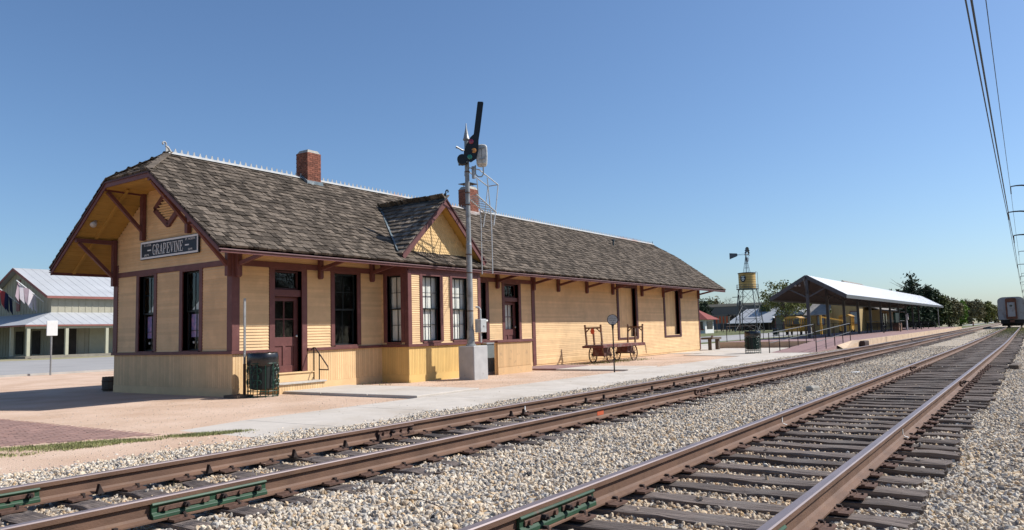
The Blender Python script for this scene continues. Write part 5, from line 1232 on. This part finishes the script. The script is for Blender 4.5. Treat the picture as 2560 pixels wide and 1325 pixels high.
for k in range(n):
    a0, a1 = 2*math.pi*k/n, 2*math.pi*(k+.97)/n; b.add([(WX+1.72*math.cos(a), WY+1.72*math.sin(a), z) for a, z in ((a0, tz0+.16), (a1, tz0+.16), (a1, tz1), (a0, tz1))], [(0, 1, 2, 3)], random.random())
tk = b.build('tank', 'tank_yellow', wt)
for z in (tz0+.5, tz0+1.0, tz0+1.5, tz0+2.0, tz0+2.5, tz0+3.0): MB().tube([(WX+1.735*math.cos(a), WY+1.735*math.sin(a), z) for a in np.linspace(0, 6.283, 31)[:-1]], .022, 4, closed=True).build('hoop', 'rust_iron', tk)
b = MB(); b.lathe((WX, WY), [(1.85, tz1), (1.85, tz1+.16), (.2, tz1+.32)], 24); b.build('lid', 'rust_dark', wt)
b = MB()
for k in range(16): a = 2*math.pi*k/16; b.tube([(WX+2.2*math.cos(a), WY+2.2*math.sin(a), tz0+.15), (WX+2.2*math.cos(a), WY+2.2*math.sin(a), tz0+1.0)], .025, 4)
for z in (.55, 1.0): b.tube([(WX+2.2*math.cos(a), WY+2.2*math.sin(a), tz0+z) for a in np.linspace(0, 6.283, 25)[:-1]], .025, 4, closed=True)
b.build('guard_rail', 'tower_grey', wt)
b = MB(); b.tube([(WX+1.2, WY-1.85, wz), (WX+1.1, WY-1.85, tz1+.2), (WX+.9, WY-1.5, tz1+.5)], .04, 5); b.build('pipe', 'tower_grey', wt)
em = V(-.93, -.36, 0); et = V(.36, -.93, 0); ec = V(WX, WY, 0)+V(-.985, .17, 0)*1.78+V(0, 0, tz0+2.2); en_ = V(-.985, .17, 0); et = V(-.17, -.985, 0)
b = MB(); b.prism([ec+et*u+V(0, 0, v) for u, v in ((-.5, .62), (.5, .62), (.62, .1), (.45, -.5), (0, -.75), (-.45, -.5), (-.62, .1))], tuple(en_*.03)); emb = b.build('emblem', 'sign_dark', wt)
b = MB()
for v, hw2, hh2 in ((.42, .36, .07), (.12, .2, .10), (-.05, .42, .06), (-.32, .22, .10)): b.prism([ec+en_*.032+et*u+V(0, 0, w2) for u, w2 in ((-hw2, v-hh2), (hw2, v-hh2), (hw2, v+hh2), (-hw2, v+hh2))], tuple(en_*.01))
b.build('emblem_lettering', 'sign_white', emb)
wm = thing('windmill', (WX, WY, tz1+.3), 'steel farm windmill with a tail vane standing on top of the yellow tank', 'windmill')
hz = 15.9
for sx, sy in ((-1,-1),(1,-1),(1,1),(-1,1)): MB().beam((WX+sx*.55, WY+sy*.55, tz1+.2), (WX+sx*.06, WY+sy*.06, hz-.4), .06, .06).build('leg', 'mill_grey', wm)
for z in (tz1+1.2, tz1+2.1):
    r_ = .55-.45*(z-tz1-.2)/(hz-tz1); MB().tube([(WX+sx*r_, WY+sy*r_, z) for sx, sy in ((-1,-1),(1,-1),(1,1),(-1,1))], .025, 4, closed=True).build('girt', 'mill_grey', wm)
MB().tube([(WX, WY, tz1+.2), (WX, WY, hz)], .07, 6).build('shaft', 'mill_grey', wm)
wd_ = V(.93, -.36, 0); ws = V(.36, .93, 0); hub = V(WX, WY, hz)+wd_*.45
MB().tube([hub-wd_*.7, hub+wd_*.1], .13, 8).build('gearbox', 'mill_grey', wm)
wd_ = V(.88, -.10, 0); wd_ /= np.linalg.norm(wd_); ws = V(-.62, -.78, 0)
hub2 = hub
ax_ = V(.55, -.835, 0); sd_ = V(.835, .55, 0)
wh = MB().tube([hub2-ax_*.08, hub2+ax_*.08], .16, 10).build('wheel', 'mill_grey', wm)
for k in range(18):
    a0, a1 = 2*math.pi*k/18, 2*math.pi*(k+.72)/18; f = lambda a, r_, o_: hub2+sd_*(math.cos(a)*r_)+V(0, 0, math.sin(a)*r_)+ax_*o_
    MB().add([f(a0, .62, -.06), f(a1, .62, .06), f(a1, 1.62, .16), f(a0, 1.62, -.14)], [(0, 1, 2, 3)]).build('blade', 'mill_grey', wh)
for r_ in (.75, 1.4): MB().tube([hub2+sd_*(math.cos(a)*r_)+V(0, 0, math.sin(a)*r_) for a in np.linspace(0, 6.283, 25)[:-1]], .022, 4, closed=True).build('rim', 'mill_grey', wh)
tl = V(-.42, .90, 0); tl /= np.linalg.norm(tl); tl = V(.62, .78, 0); tl = V(-.5, .86, 0)
c0 = V(WX, WY, hz-.05)
tb_ = MB().tube([c0, c0+tl*1.9], .03, 5); tb_.tube([c0+V(0, 0, .25), c0+tl*1.9+V(0, 0, .05)], .025, 5); tb_.build('tail_bone', 'mill_grey', wm)
MB().prism([c0+tl*u+V(0, 0, v) for u, v in ((1.8, -.25), (1.65, .05), (1.8, .35), (3.35, .45), (3.35, -.85))], (.02, .02, 0)).build('tail_vane', 'mill_grey', wm)

# ------------------------------------------------------------------ far buildings left of the tower
ks = thing('kiosk', (138, 53, gh(53)), 'small white kiosk with red hipped roof beyond the far end of the depot', 'kiosk')
z = gh(53); b = MB(); b.box(136.5, 141, 51, 56, z-.1, 2.5); b.build('wall', 'white_paint', ks); b = MB(); b.add([(135.6, 50.1, 2.45), (142, 50.1, 2.45), (142, 57, 2.45), (135.6, 57, 2.45), (138.8, 53.6, 4.6)], [(0, 1, 4), (1, 2, 4), (2, 3, 4), (3, 0, 4), (3, 2, 1, 0)]); b.build('roof', 'red_roof', ks)
MB().box(136.44, 136.499, 51.4, 52.9, .7, 2.1).build('window', 'dark_pane', ks); MB().box(136.2, 136.44, 51.2, 53.1, .55, .69).build('counter', 'red_roof', ks); MB().box(137.4, 140.4, 50.94, 50.999, .7, 2.1).build('window', 'dark_pane', ks)
wh_ = thing('warehouse', (255, 85, .1), 'long low grey warehouse with tan parapet far behind the water tower', 'building')
MB().box(240, 270, 60, 90.5, -.2, 7.4).build('wall', 'warehouse', wh_); MB().box(239.8, 270, 59.8, 90.7, 7.4, 8.25).build('parapet', 'warehouse_top', wh_); MB().box(239.93, 239.999, 60, 90, 4.6, 4.75).build('seam', 'plank_grey', wh_)
ft = thing('panel_fence', (150, 52, gh(52)), 'row of orange and tan painted fence panels beside the red roofed kiosk', 'fence')
for k in range(8): MB().box(150, 150.08, 50.9+k*.36, 51.24+k*.36, 1.7, 3.1).build('panel', 'orange_panel' if k % 2 else 'plank_grey', ft)
for k in range(3): MB().box(150.09, 150.2, 51.0+k*1.3, 51.12+k*1.3, gh(52)-.1, 3.0).build('post', 'old_wood', ft)
bn = thing('barn', (190, 58, gh(58)), 'weathered open barn with a wide pale metal roof behind the water tower', 'barn')
z = gh(58); b = MB(); b.box(187, 200, 53.5, 62.5, z-.1, 1.95); b.build('wall', 'barn_dark', bn)
b = MB(); b.prism([(184.6, 52.6, 1.75), (184.6, 63.4, 1.75), (191.5, 60.5, 5.2), (191.5, 52.6, 5.4)], (0, 0, -.1)); b.prism([(191.5, 52.6, 5.4), (191.5, 60.5, 5.2), (200, 62, 1.8), (200, 52.6, 1.8)], (0, 0, -.1)); b.prism([(186, 50.6, 1.9), (186, 52.6, 3.0), (194, 52.6, 3.6), (194, 50.6, 2.2)], (0, 0, -.08)); b.build('roof', 'metal_roof', bn)
b = MB(); b.box(189.5, 192.5, 54.2, 56.8, 4.6, 6.2); b.build('cupola', 'leaf_dark', bn)
for y in (53.2, 55.5, 58, 60.5, 62.8): MB().box(185, 185.2, y, y+.2, z-.1, 1.7).build('post', 'old_wood', bn)
cp = thing('cattle_pen', (170, 58, gh(58)), 'dark timber rail cattle pen in front of the barn', 'pen')
for k in range(7): MB().box(171.9, 172.1, 52.5+k*1.3, 52.7+k*1.3, gh(56)-.1, 1.5).build('post', 'dark_wood_post', cp)
for z in (.35, .75, 1.15, 1.45): MB().box(171.8, 171.89, 52.5, 60.5, z-.08, z+.08).build('rail', 'dark_wood_post', cp)
mh = thing('brick_shed', (150, 40, gh(40)), 'low pale shed with red posts behind the leafy tree', 'shed')
MB().box(152, 160, 36.5, 42.5, gh(40)-.1, 2.9).build('wall', 'plank_grey', mh); MB().prism([(151.4, 36, 2.9), (151.4, 43, 2.9), (151.4, 39.5, 4.6)][::-1], (9, 0, 0)).build('roof', 'metal_roof', mh)
for y in (37.0, 38.8, 40.6, 42.2): MB().box(151.2, 151.35, y, y+.16, gh(40)-.1, 2.9).build('post', 'market_trim', mh)

# ------------------------------------------------------------------ passenger car on the far track
CX = 121.0; cyy = 2.123+off(CX)+.1
pc = thing('passenger_car', (CX+12, cyy, 0), 'rusty silver passenger railway car standing on the right-hand track', 'railway car')
sl_ = (off(CX+22)-off(CX))/22
def sec(w2, h0, h1, r_):      # rounded-roof section
    p = [(-w2, h0), (w2, h0), (w2, h1-r_)]; p += [(w2-r_+r_*math.cos(a), h1-r_*.75+r_*.75*math.sin(a)) for a in np.linspace(.2, 1.57, 6)]; p += [(-q[0], q[1]) for q in p[::-1][:-2]]; return p
S_ = sec(1.53, .95, 3.98, .75)
b = MB(); b.prism([(CX, cyy+u, z) for u, z in S_][::-1], (23, 23*sl_, 0)); body = b.build('body', 'car_steel', pc)
D_ = sec(.62, 1.05, 3.80, .22); b = MB(); b.prism([(CX-.45, cyy+u, z) for u, z in D_][::-1], (.44, 0, 0)); b.build('vestibule', 'car_rust', pc)
dr = MB().box(CX-.49, CX-.451, cyy-.42, cyy+.42, 1.35, 3.25).build('door', 'car_steel', pc, bevel=.02); MB().tube([(CX-.52, cyy-.0, 2.80), (CX-.491, cyy, 2.80)], .15, 14).build('pane', 'dark_pane', dr)
b = MB(); b.box(CX+.05, CX+22.6, cyy-1.35, cyy+1.3, .45, .949); b.box(CX+.9, CX+4.4, cyy-1.2, cyy+1.2, .12, .449); b.box(CX+18, CX+21.5, cyy-1.2+sl_*18, cyy+1.2+sl_*18, .12, .449); b.build('underframe', 'car_dark', pc); MB().box(CX-.5, CX+.1, cyy-.25, cyy+.25, .6, .9).build('coupler', 'car_rust', pc)  # underframe blackened and widened to include the shade around the trucks
for ax in (CX+1.6, CX+3.6):
    for s_ in (-.75, .75): MB().tube([(ax, cyy-.2+s_-.06, .46), (ax, cyy-.2+s_+.06, .46)], .45, 16).build('wheel', 'car_dark', pc)
for k in range(9): x = CX+2+k*2.2; f = MB().box(x, x+1.4, cyy-1.55+sl_*(x-CX), cyy-1.531+sl_*(x-CX), 2.3, 3.0).build('window', 'dark_pane', body)

# ------------------------------------------------------------------ transmission line
DP = 65.0
for k in range(7):
    x = DP*(k+1); sft = .0105*(x-65)
    o = thing('utility_pole', (x, -.9+sft, -.3), '%s transmission pole with three curved arms at the right edge' % ('nearest', 'second', 'third', 'fourth', 'fifth', 'sixth', 'seventh')[k], 'utility pole', 'transmission poles along the track')
    MB().tube([(x, -.95+sft, -.5), (x, -.95+sft, 12.2)], [.24, .14], 10).build('pole', 'tower_grey', o)
    for z, y in ((10.6, .98), (8.75, 1.27), (7.05, 1.05)):
        b = MB(); b.tube([(x, -.95+sft+(y+.95)*f, z-.5*(1-f)**2*1.0+.08*math.sin(f*3.14)) for f in np.linspace(0, 1, 7)], [.09-.05*f for f in np.linspace(0, 1, 7)], 6); a = b.build('arm', 'wire', o)
        MB().tube([(x, y+sft, z), (x, y+sft, z-.55)], .035, 6).build('insulator', 'wire', a)
for j, (z, y) in enumerate(((10.05, .98), (8.2, 1.27), (6.5, 1.05))):
    pts_ = []
    for k in range(-1, 7):
        xa, xb_ = DP*k if k >= 0 else -60., DP*(k+1)
        for f in np.linspace(0, 1, 13)[:-1]: x = xa+(xb_-xa)*f; pts_.append((x, y+.0105*(x-65), z-.45*4*f*(1-f)))
    cb = MB(); cb.tube(pts_, .019 if j else .013, 5); tag(cb.build('power_cable', 'wire', org=(65, 1, 8)), ('topmost power cable sagging overhead at the right edge', 'middle power cable sagging overhead at the right edge', 'lowest power cable sagging overhead at the right edge')[j], 'cable')

# ------------------------------------------------------------------ trees
def tree(name, label, x, y, h, rx, rz, zc, n, leaf, mleaf, shape='round', trunk=.2, lean=(0, 0), seed=1, group=None, mbark='bark', limbs=7, airy=.55, cat='tree', leaf_aspect=1.0):
    rr = np.random.default_rng(seed); z0 = gh(y); o = thing(name, (x, y, z0), label, cat, group)
    b = MB(); top = V(x+lean[0]*.6, y+lean[1]*.6, z0+h*.72); b.tube([(x, y, z0-.1), (x+lean[0]*.2, y+lean[1]*.2, z0+h*.3), top], [trunk, trunk*.7, trunk*.2], 7)
    for k in range(limbs):
        f = .25+.5*k/limbs; a = k*2.4+seed; s0 = V(x+lean[0]*f*.8, y+lean[1]*f*.8, z0+h*f); e = s0+V(math.cos(a)*rx*.75, math.sin(a)*rx*.75, h*(.16+.12*rr.random()))
        b.tube([s0, (s0+e)/2+V(0, 0, h*.03), e], [trunk*.4, trunk*.25, trunk*.08], 5)
        for q in range(3):
            e2 = e+V(*(rr.random(3)-.5))*V(rx*.8, rx*.8, h*.25); b.tube([(s0+e)/2, e2], [trunk*.15, trunk*.04], 4)
    b.build('trunk', mbark, o)
    # leaf clumps through the crown volume
    nc = max(10, n//45); cl = []
    while len(cl) < nc:
        p = rr.random(3)*2-1; q = np.linalg.norm(p)
        if shape == 'cone':
            w_ = (1-(p[2]+1)/2)**.8
            if math.hypot(p[0], p[1]) > w_: continue
        elif q > 1 or q < airy*rr.random(): continue
        cl.append(p)
    b = MB(); cl = np.array(cl)
    P = cl[rr.integers(0, nc, n)]+rr.normal(0, .13, (n, 3)); T = np.repeat(0, n)
    cen = np.stack([x+lean[0]*(.5+.5*P[:, 2])+P[:, 0]*rx, y+lean[1]*(.5+.5*P[:, 2])+P[:, 1]*rx, z0+zc+P[:, 2]*rz], 1)
    A1 = rr.normal(0, 1, (n, 3)); A1 /= np.linalg.norm(A1, axis=1)[:, None]; A2 = rr.normal(0, 1, (n, 3)); A2 -= A1*(A1*A2).sum(1)[:, None]; A2 /= np.linalg.norm(A2, axis=1)[:, None]
    s = leaf*(.6+.8*rr.random((n, 1))); vs = np.stack([cen-A1*s*leaf_aspect, cen-A2*s*.5, cen+A1*s*leaf_aspect, cen+A2*s*.5], 1).reshape(-1, 3)
    b.v = [tuple(v) for v in vs]; b.f = [(4*i, 4*i+1, 4*i+2, 4*i+3) for i in range(n)]; b.t = list(rr.random(n)); b.m = [0]*n
    b.build('crown', mleaf, o); return o
tree('cedar_tree', 'tall dark green cedar with pointed leaning top behind the shelter', 163, 19.3, 10.4, 3.4, 5.4, 5.1, 9000, .30, 'leaf_dark', 'cone', .3, (.2, .5), 2)
G_ = 'trees along the far end of the platform'
for k, (nm, lab, x, y, h, rx, rz, zc, n, m) in enumerate((
    ('cedar_tree', 'dark cedar filling the gap under the shelter roof end', 150, 20.5, 6.6, 3.4, 3.3, 3.4, 5500, 'leaf_dark'),
    ('cedar_tree', 'dark green cedar right of the tall pointed cedar', 168, 18.6, 8.0, 3.0, 4.0, 4.1, 5200, 'leaf_dark'),
    ('oak_tree', 'olive brown tree right of the dark cedars', 170, 16.6, 6.9, 2.7, 3.2, 3.7, 4200, 'leaf_mid'),
    ('oak_tree', 'greyish olive tree beyond the far end of the platform', 173, 14.6, 5.9, 2.4, 2.7, 3.1, 3600, 'leaf_olive'),
    ('young_tree', 'bright lime green spring tree beyond the platform end', 190, 13.8, 5.6, 1.3, 2.4, 3.0, 2200, 'leaf_bright'),
    ('oak_tree', 'dark brownish tree standing across the far lane', 262, 16.4, 7.0, 3.6, 3.2, 4.0, 3600, 'leaf_olive'),
    ('oak_tree', 'yellow green tree left of the passenger car', 275, 13.6, 6.6, 3.0, 3.0, 3.5, 3200, 'leaf_spring'),
    ('oak_tree', 'low grey green tree just left of the passenger car', 290, 11.5, 5.0, 3.2, 2.4, 2.6, 2600, 'leaf_olive'),
    ('oak_tree', 'green tree just right of the passenger car', 270, -3.0, 5.5, 3.6, 2.8, 2.8, 2600, 'leaf_mid'))):
    tree(nm, lab, x, y, h, rx, rz, zc, n, .27 if x < 200 else .33, m, 'round', .2, (0, 0), 20+k, G_)
tree('elm_tree', 'leafy yellow green spring tree left of the shelter roof', 132, 35.0, 8.6, 3.6, 3.2, 5.4, 3400, .20, 'leaf_spring', 'round', .22, (0, .3), 31, None, limbs=11)
tree('oak_tree', 'dense mid green tree behind the leafy spring tree', 150, 33.5, 6.0, 3.2, 2.7, 3.2, 3600, .25, 'leaf_spring', 'round', .2, (0, 0), 32)
tree('oak_tree', 'mid green bushy tree right of the barn cupola', 205, 52.5, 7.2, 4.6, 3.0, 4.4, 3600, .3, 'leaf_mid', 'round', .25, (0, 0), 33)
def bare(label, x, y, h, rx, seed):
    rr = random.Random(seed); z0 = gh(y); o = thing('bare_tree', (x, y, z0), label, 'tree', 'bare trees beyond the warehouse'); b = MB()
    def grow(p, d, L, r_, lev):
        q = p+d*L; b.tube([p, q], [r_, r_*.6], 4)
        if lev == 0: return
        for _ in range(4 if lev > 1 else 5):
            nd = d+V(rr.gauss(0, .55)*rx/4, rr.gauss(0, .55)*rx/4, rr.gauss(.05, .22)); nd /= np.linalg.norm(nd); grow(p+d*L*rr.uniform(.55, 1), nd, L*rr.uniform(.6, .8), r_*.55, lev-1)
    grow(V(x, y, z0), V(0, 0, 1), h*.34, .3, 4); b.build('crown', 'twig', o)
bare('bare grey tree above the warehouse roof, left of the tower', 285, 97, 13.5, 4, 5); bare('bare grey tree above the warehouse roof, close left of the tank legs', 285, 92, 14, 4, 6); bare('bare grey tree seen between the tower legs and the spring tree', 285, 80, 12, 4, 8)
for k, (lab, x, y, h, rx, m) in enumerate((('dull green tree rising behind the depot roof end', 280, 106, 12, 5.5, 'leaf_mid'), ('olive tree left of the bare trees above the warehouse', 284, 101, 11.5, 4.5, 'leaf_olive'), ('dark evergreen bush beside the red roofed kiosk', 160, 60.5, 6.5, 2.2, 'leaf_dark'),)):
    tree('background_tree', lab, x, y, h, rx, h*.42, h*.56, 3000, .4 if x > 200 else .25, m, 'round', .25, (0, 0), 40+k)
tree('bush', 'dark brown bush in front of the grey warehouse wall', 200, 67, 3.9, 2.3, 1.6, 2.4, 1500, .25, 'bark', 'round', .12, (0, 0), 50, cat='bush')
tree('oak_tree', 'green tree behind the flags left of the market hall', 60, 118, 11.5, 5.5, 5, 7.2, 3500, .4, 'leaf_spring', 'round', .3, (0, 0), 52); tree('oak_tree', 'low bright green tree under the flags at the left edge', 24, 88, 4.5, 2.2, 2.0, 2.6, 1600, .25, 'leaf_bright', 'round', .15, (0, 0), 53)
hy = thing('fire_hydrant', (150, 12.6, -.2), 'small dark red hydrant beside the far lane', 'hydrant'); b = MB(); b.lathe((190, 11.6), [(.18, -.27), (.18, -.15), (.13, -.14), (.13, .4), (.17, .42), (.12, .55), (.03, .62)], 10); b.build('barrel', 'market_trim', hy)

# ------------------------------------------------------------------ grass
def tufts(name, label, pts_, hgt, m, seed, blades=9, spread=.05):
    rr = np.random.default_rng(seed); b = MB()
    for (x, y, z) in pts_:
        for _ in range(blades):
            a = rr.random()*6.28; h = hgt*(.5+rr.random()*.9); l = V(math.cos(a), math.sin(a), 0); ox, oy = rr.normal(0, spread, 2)
            p = V(x+ox, y+oy, z-.01); sd2 = V(-l[1], l[0], 0)*.006*(1+hgt*4); tip = p+l*h*.5*rr.random()+V(0, 0, h)
            b.add([p-sd2, p+sd2, tip], [(0, 1, 2)], rr.random())
    return tag(b.build(name, m), label, 'grass', kind='stuff')
gp = []
for _ in range(5200):
    x = rng.uniform(1.2, 7.5); y0 = 12.40-(x-4)*.585; y = y0-.06-float(np.interp(x, [4, 4.8, 5.8, 7.3], [1.3, 1.0, .5, .2]))*rng.random()**1.3
    if math.sin(x*4.1+y)+math.sin(x*9.3+y*6)+rng.normal(0, .7) > -.35: gp.append((x, y, -.268))
tufts('grass_edge', 'strip of short green grass between the brick paving and the ballast', gp, .035, 'blade', 3, 7, .06)
gp = [(rng.uniform(27.3, 33), 15.0-rng.random()*.5+rng.random()*1.2, -.27) for _ in range(160)]+[(rng.uniform(15.6, 17.6), 15.3+rng.random()*1.1, -.27) for _ in range(14)]
tufts('weeds', 'sparse weeds under the baggage cart and along the depot wall', gp, .09, 'blade', 4, 6, .07)
gp = []
for _ in range(2600):
    x = rng.uniform(62, 124); y = 2.123+off(x)+rng.normal(0, 1.0)
    if rng.random() < (x-50)/60: gp.append((x, y, -.23))
tufts('track_grass', 'green grass growing between the rails before the passenger car', gp, .16, 'blade', 5, 6, .15)
gp = [(x, y, bh(x, y)) for x, y in ((rng.uniform(2, 16), rng.uniform(.2, 9.3)) for _ in range(160))]
tufts('dry_weeds', 'dry straw blades scattered in the ballast', gp, .06, 'dry_blade', 6, 4, .05)

# small pebbles on the sand yard and along the paving edges
pb = []
for _ in range(9000):
    x, y = rng.uniform(3, 30), rng.uniform(9.6, 17)
    if 8.3 < x < 38 and 9.0 < y < 11.5 and rng.random() > .06: continue
    if 12.7 < x < 15.1 and y > 11.3 and rng.random() > .05: continue
    if y > 15.4 and 16.8 < x < 20.5 or y > 16.5 and x > 11.6: continue
    if inview(x, y): pb.append((x, y, -.268 if not (8.3 < x < 38 and 9.0 < y < 11.5) else -.243))
me = bpy.data.meshes.new('pebbles'); me.from_pydata(pb, [], []); po = bpy.data.objects.new('pebbles', me); SC.collection.objects.link(po)
tag(po, 'small loose pebbles strewn over the sandy yard', 'pebbles', kind='stuff'); scatter_gn(po, stc, .004, .011)

# ------------------------------------------------------------------ small things on the track bed
for (tr, x, y, sd2) in ((t2, 10.28, 2.8755, -1), (t2, 9.65, 1.3705, -1), (t1, 10.4, 7.018, -1)):
    MB().box(x, x+.028, y+sd2*.0125-.003, y+sd2*.0125, -.125, -.055).build('paint_mark', 'white_paint', tr); MB().prism([(x, y+sd2*.069, -.158), (x+.028, y+sd2*.069, -.158), (x+.028, y+sd2*.024, -.143), (x, y+sd2*.024, -.143)], (0, 0, .003)).build('paint_mark', 'white_paint', tr)
MB().box(10.1, 10.3, 5.5134-.0135, 5.5134-.0095, -.125, -.06).build('paint_mark', 'orange_panel', t1)
def clod(x, y, r_, label):
    z = bh(x, y)+r_*.6; b = MB(); rr = random.Random(int(x*100)); vs = []; n = 9
    for i in range(6):
        ph = math.pi*(i+.5)/6
        for k in range(n): a = 2*math.pi*k/n; q = r_*rr.uniform(.8, 1.15); vs.append((x+q*math.sin(ph)*math.cos(a), y+q*math.sin(ph)*math.sin(a), z+q*math.cos(ph)*.85))
    b.add(vs, [(i*n+k, (i+1)*n+k, (i+1)*n+(k+1) % n, i*n+(k+1) % n) for i in range(5) for k in range(n)]+[tuple(range(n)), tuple(range(5*n, 6*n))[::-1]]); tag(b.build('clod', 'black_metal', org=(x, y, z)), label, 'clod', 'dark lumps on the ballast')
clod(5.99, 4.0, .030, 'round black lump lying on the ballast between the tracks'); clod(4.32, 3.74, .026, 'black lump at the bottom edge of the ballast near the bent wire')
b = MB(); b.tube([(4.62, 4.35, -.17), (4.64, 4.15, -.155), (4.56, 3.9, -.165), (4.38, 3.63, -.175)], .004, 5); tag(b.build('bent_wire', 'rust_iron', org=(4.4, 4.1, -.18)), 'thin bent rusty wire lying on the ballast between the tracks', 'wire')
b = MB(); b.prism([(15.85, 3.78, -.24), (16.08, 3.66, -.24), (16.16, 3.82, -.24), (15.92, 3.94, -.24)], (.01, .02, .15)); tag(b.build('stone_block', 'cap_stone', org=(16, 3.8, -.22), bevel=.03), 'pale broken stone block lying between the two tracks', 'stone')
b = MB(); b.lathe((22.3, 4.15), [(.16, -.20), (.165, -.185), (.02, -.17)], 16); tag(b.build('plastic_lid', 'white_paint', org=(22.3, 4.15, -.2)), 'flat white lid lying on the ballast far between the tracks', 'lid')
b = MB(); b.prism([(25.2, .55, -.30), (26.6, .50, -.30), (26.6, .72, -.30), (25.2, .78, -.30)], (0, 0, .16)); tag(b.build('timber', 'old_wood', org=(25.9, .62, -.28), bevel=.02), 'dark broken timber at the right edge beside the track', 'timber')
tp = thing('telegraph_pole', (170, 55.3, gh(55.3)), 'dark wooden telegraph pole with crossarm left of the tower legs', 'telegraph pole')
MB().tube([(170, 55.3, gh(55)-.1), (170, 55.3, 8.1)], [.16, .12], 8).build('shaft', 'dark_wood_post', tp); MB().beam((170, 54.0, 7.6), (170, 56.8, 7.6), .12, .14).build('crossarm', 'dark_wood_post', tp); MB().tube([(169.8, 55.0, 5.8), (169.8, 55.0, 6.7)], .25, 10).build('transformer', 'tower_grey', tp)

# ------------------------------------------------------------------ wood across the tracks, mirrored in the depot windows
rr = np.random.default_rng(77); b = MB()
for k in range(34):
    cx_, cy_, R_, hh_ = -30+k*3.6+rr.normal(0, 1), -30+rr.normal(0, 3), rr.uniform(2.6, 4.4), rr.uniform(6.5, 11)
    b.tube([(cx_, cy_, -.4), (cx_, cy_, hh_*.6)], [.25, .12], 6)
    n = 420; P = rr.normal(0, 1, (n, 3)); P /= np.linalg.norm(P, axis=1)[:, None]; P *= rr.random((n, 1))**.35
    for q in P:
        c = V(cx_+q[0]*R_, cy_+q[1]*R_, hh_*.58+q[2]*hh_*.42); a = rr.normal(0, 1, 3); a /= np.linalg.norm(a); d_ = np.cross(a, rr.normal(0, 1, 3)); d_ /= np.linalg.norm(d_)
        b.add([c-a*.5, c-d_*.32, c+a*.5, c+d_*.32], [(0, 1, 2, 3)], rr.random())
tag(b.build('treeline', 'leaf_dark', org=(20, -30, -.3)), 'wood on the other side of the tracks, mirrored dark in the depot windows', 'treeline', kind='stuff')
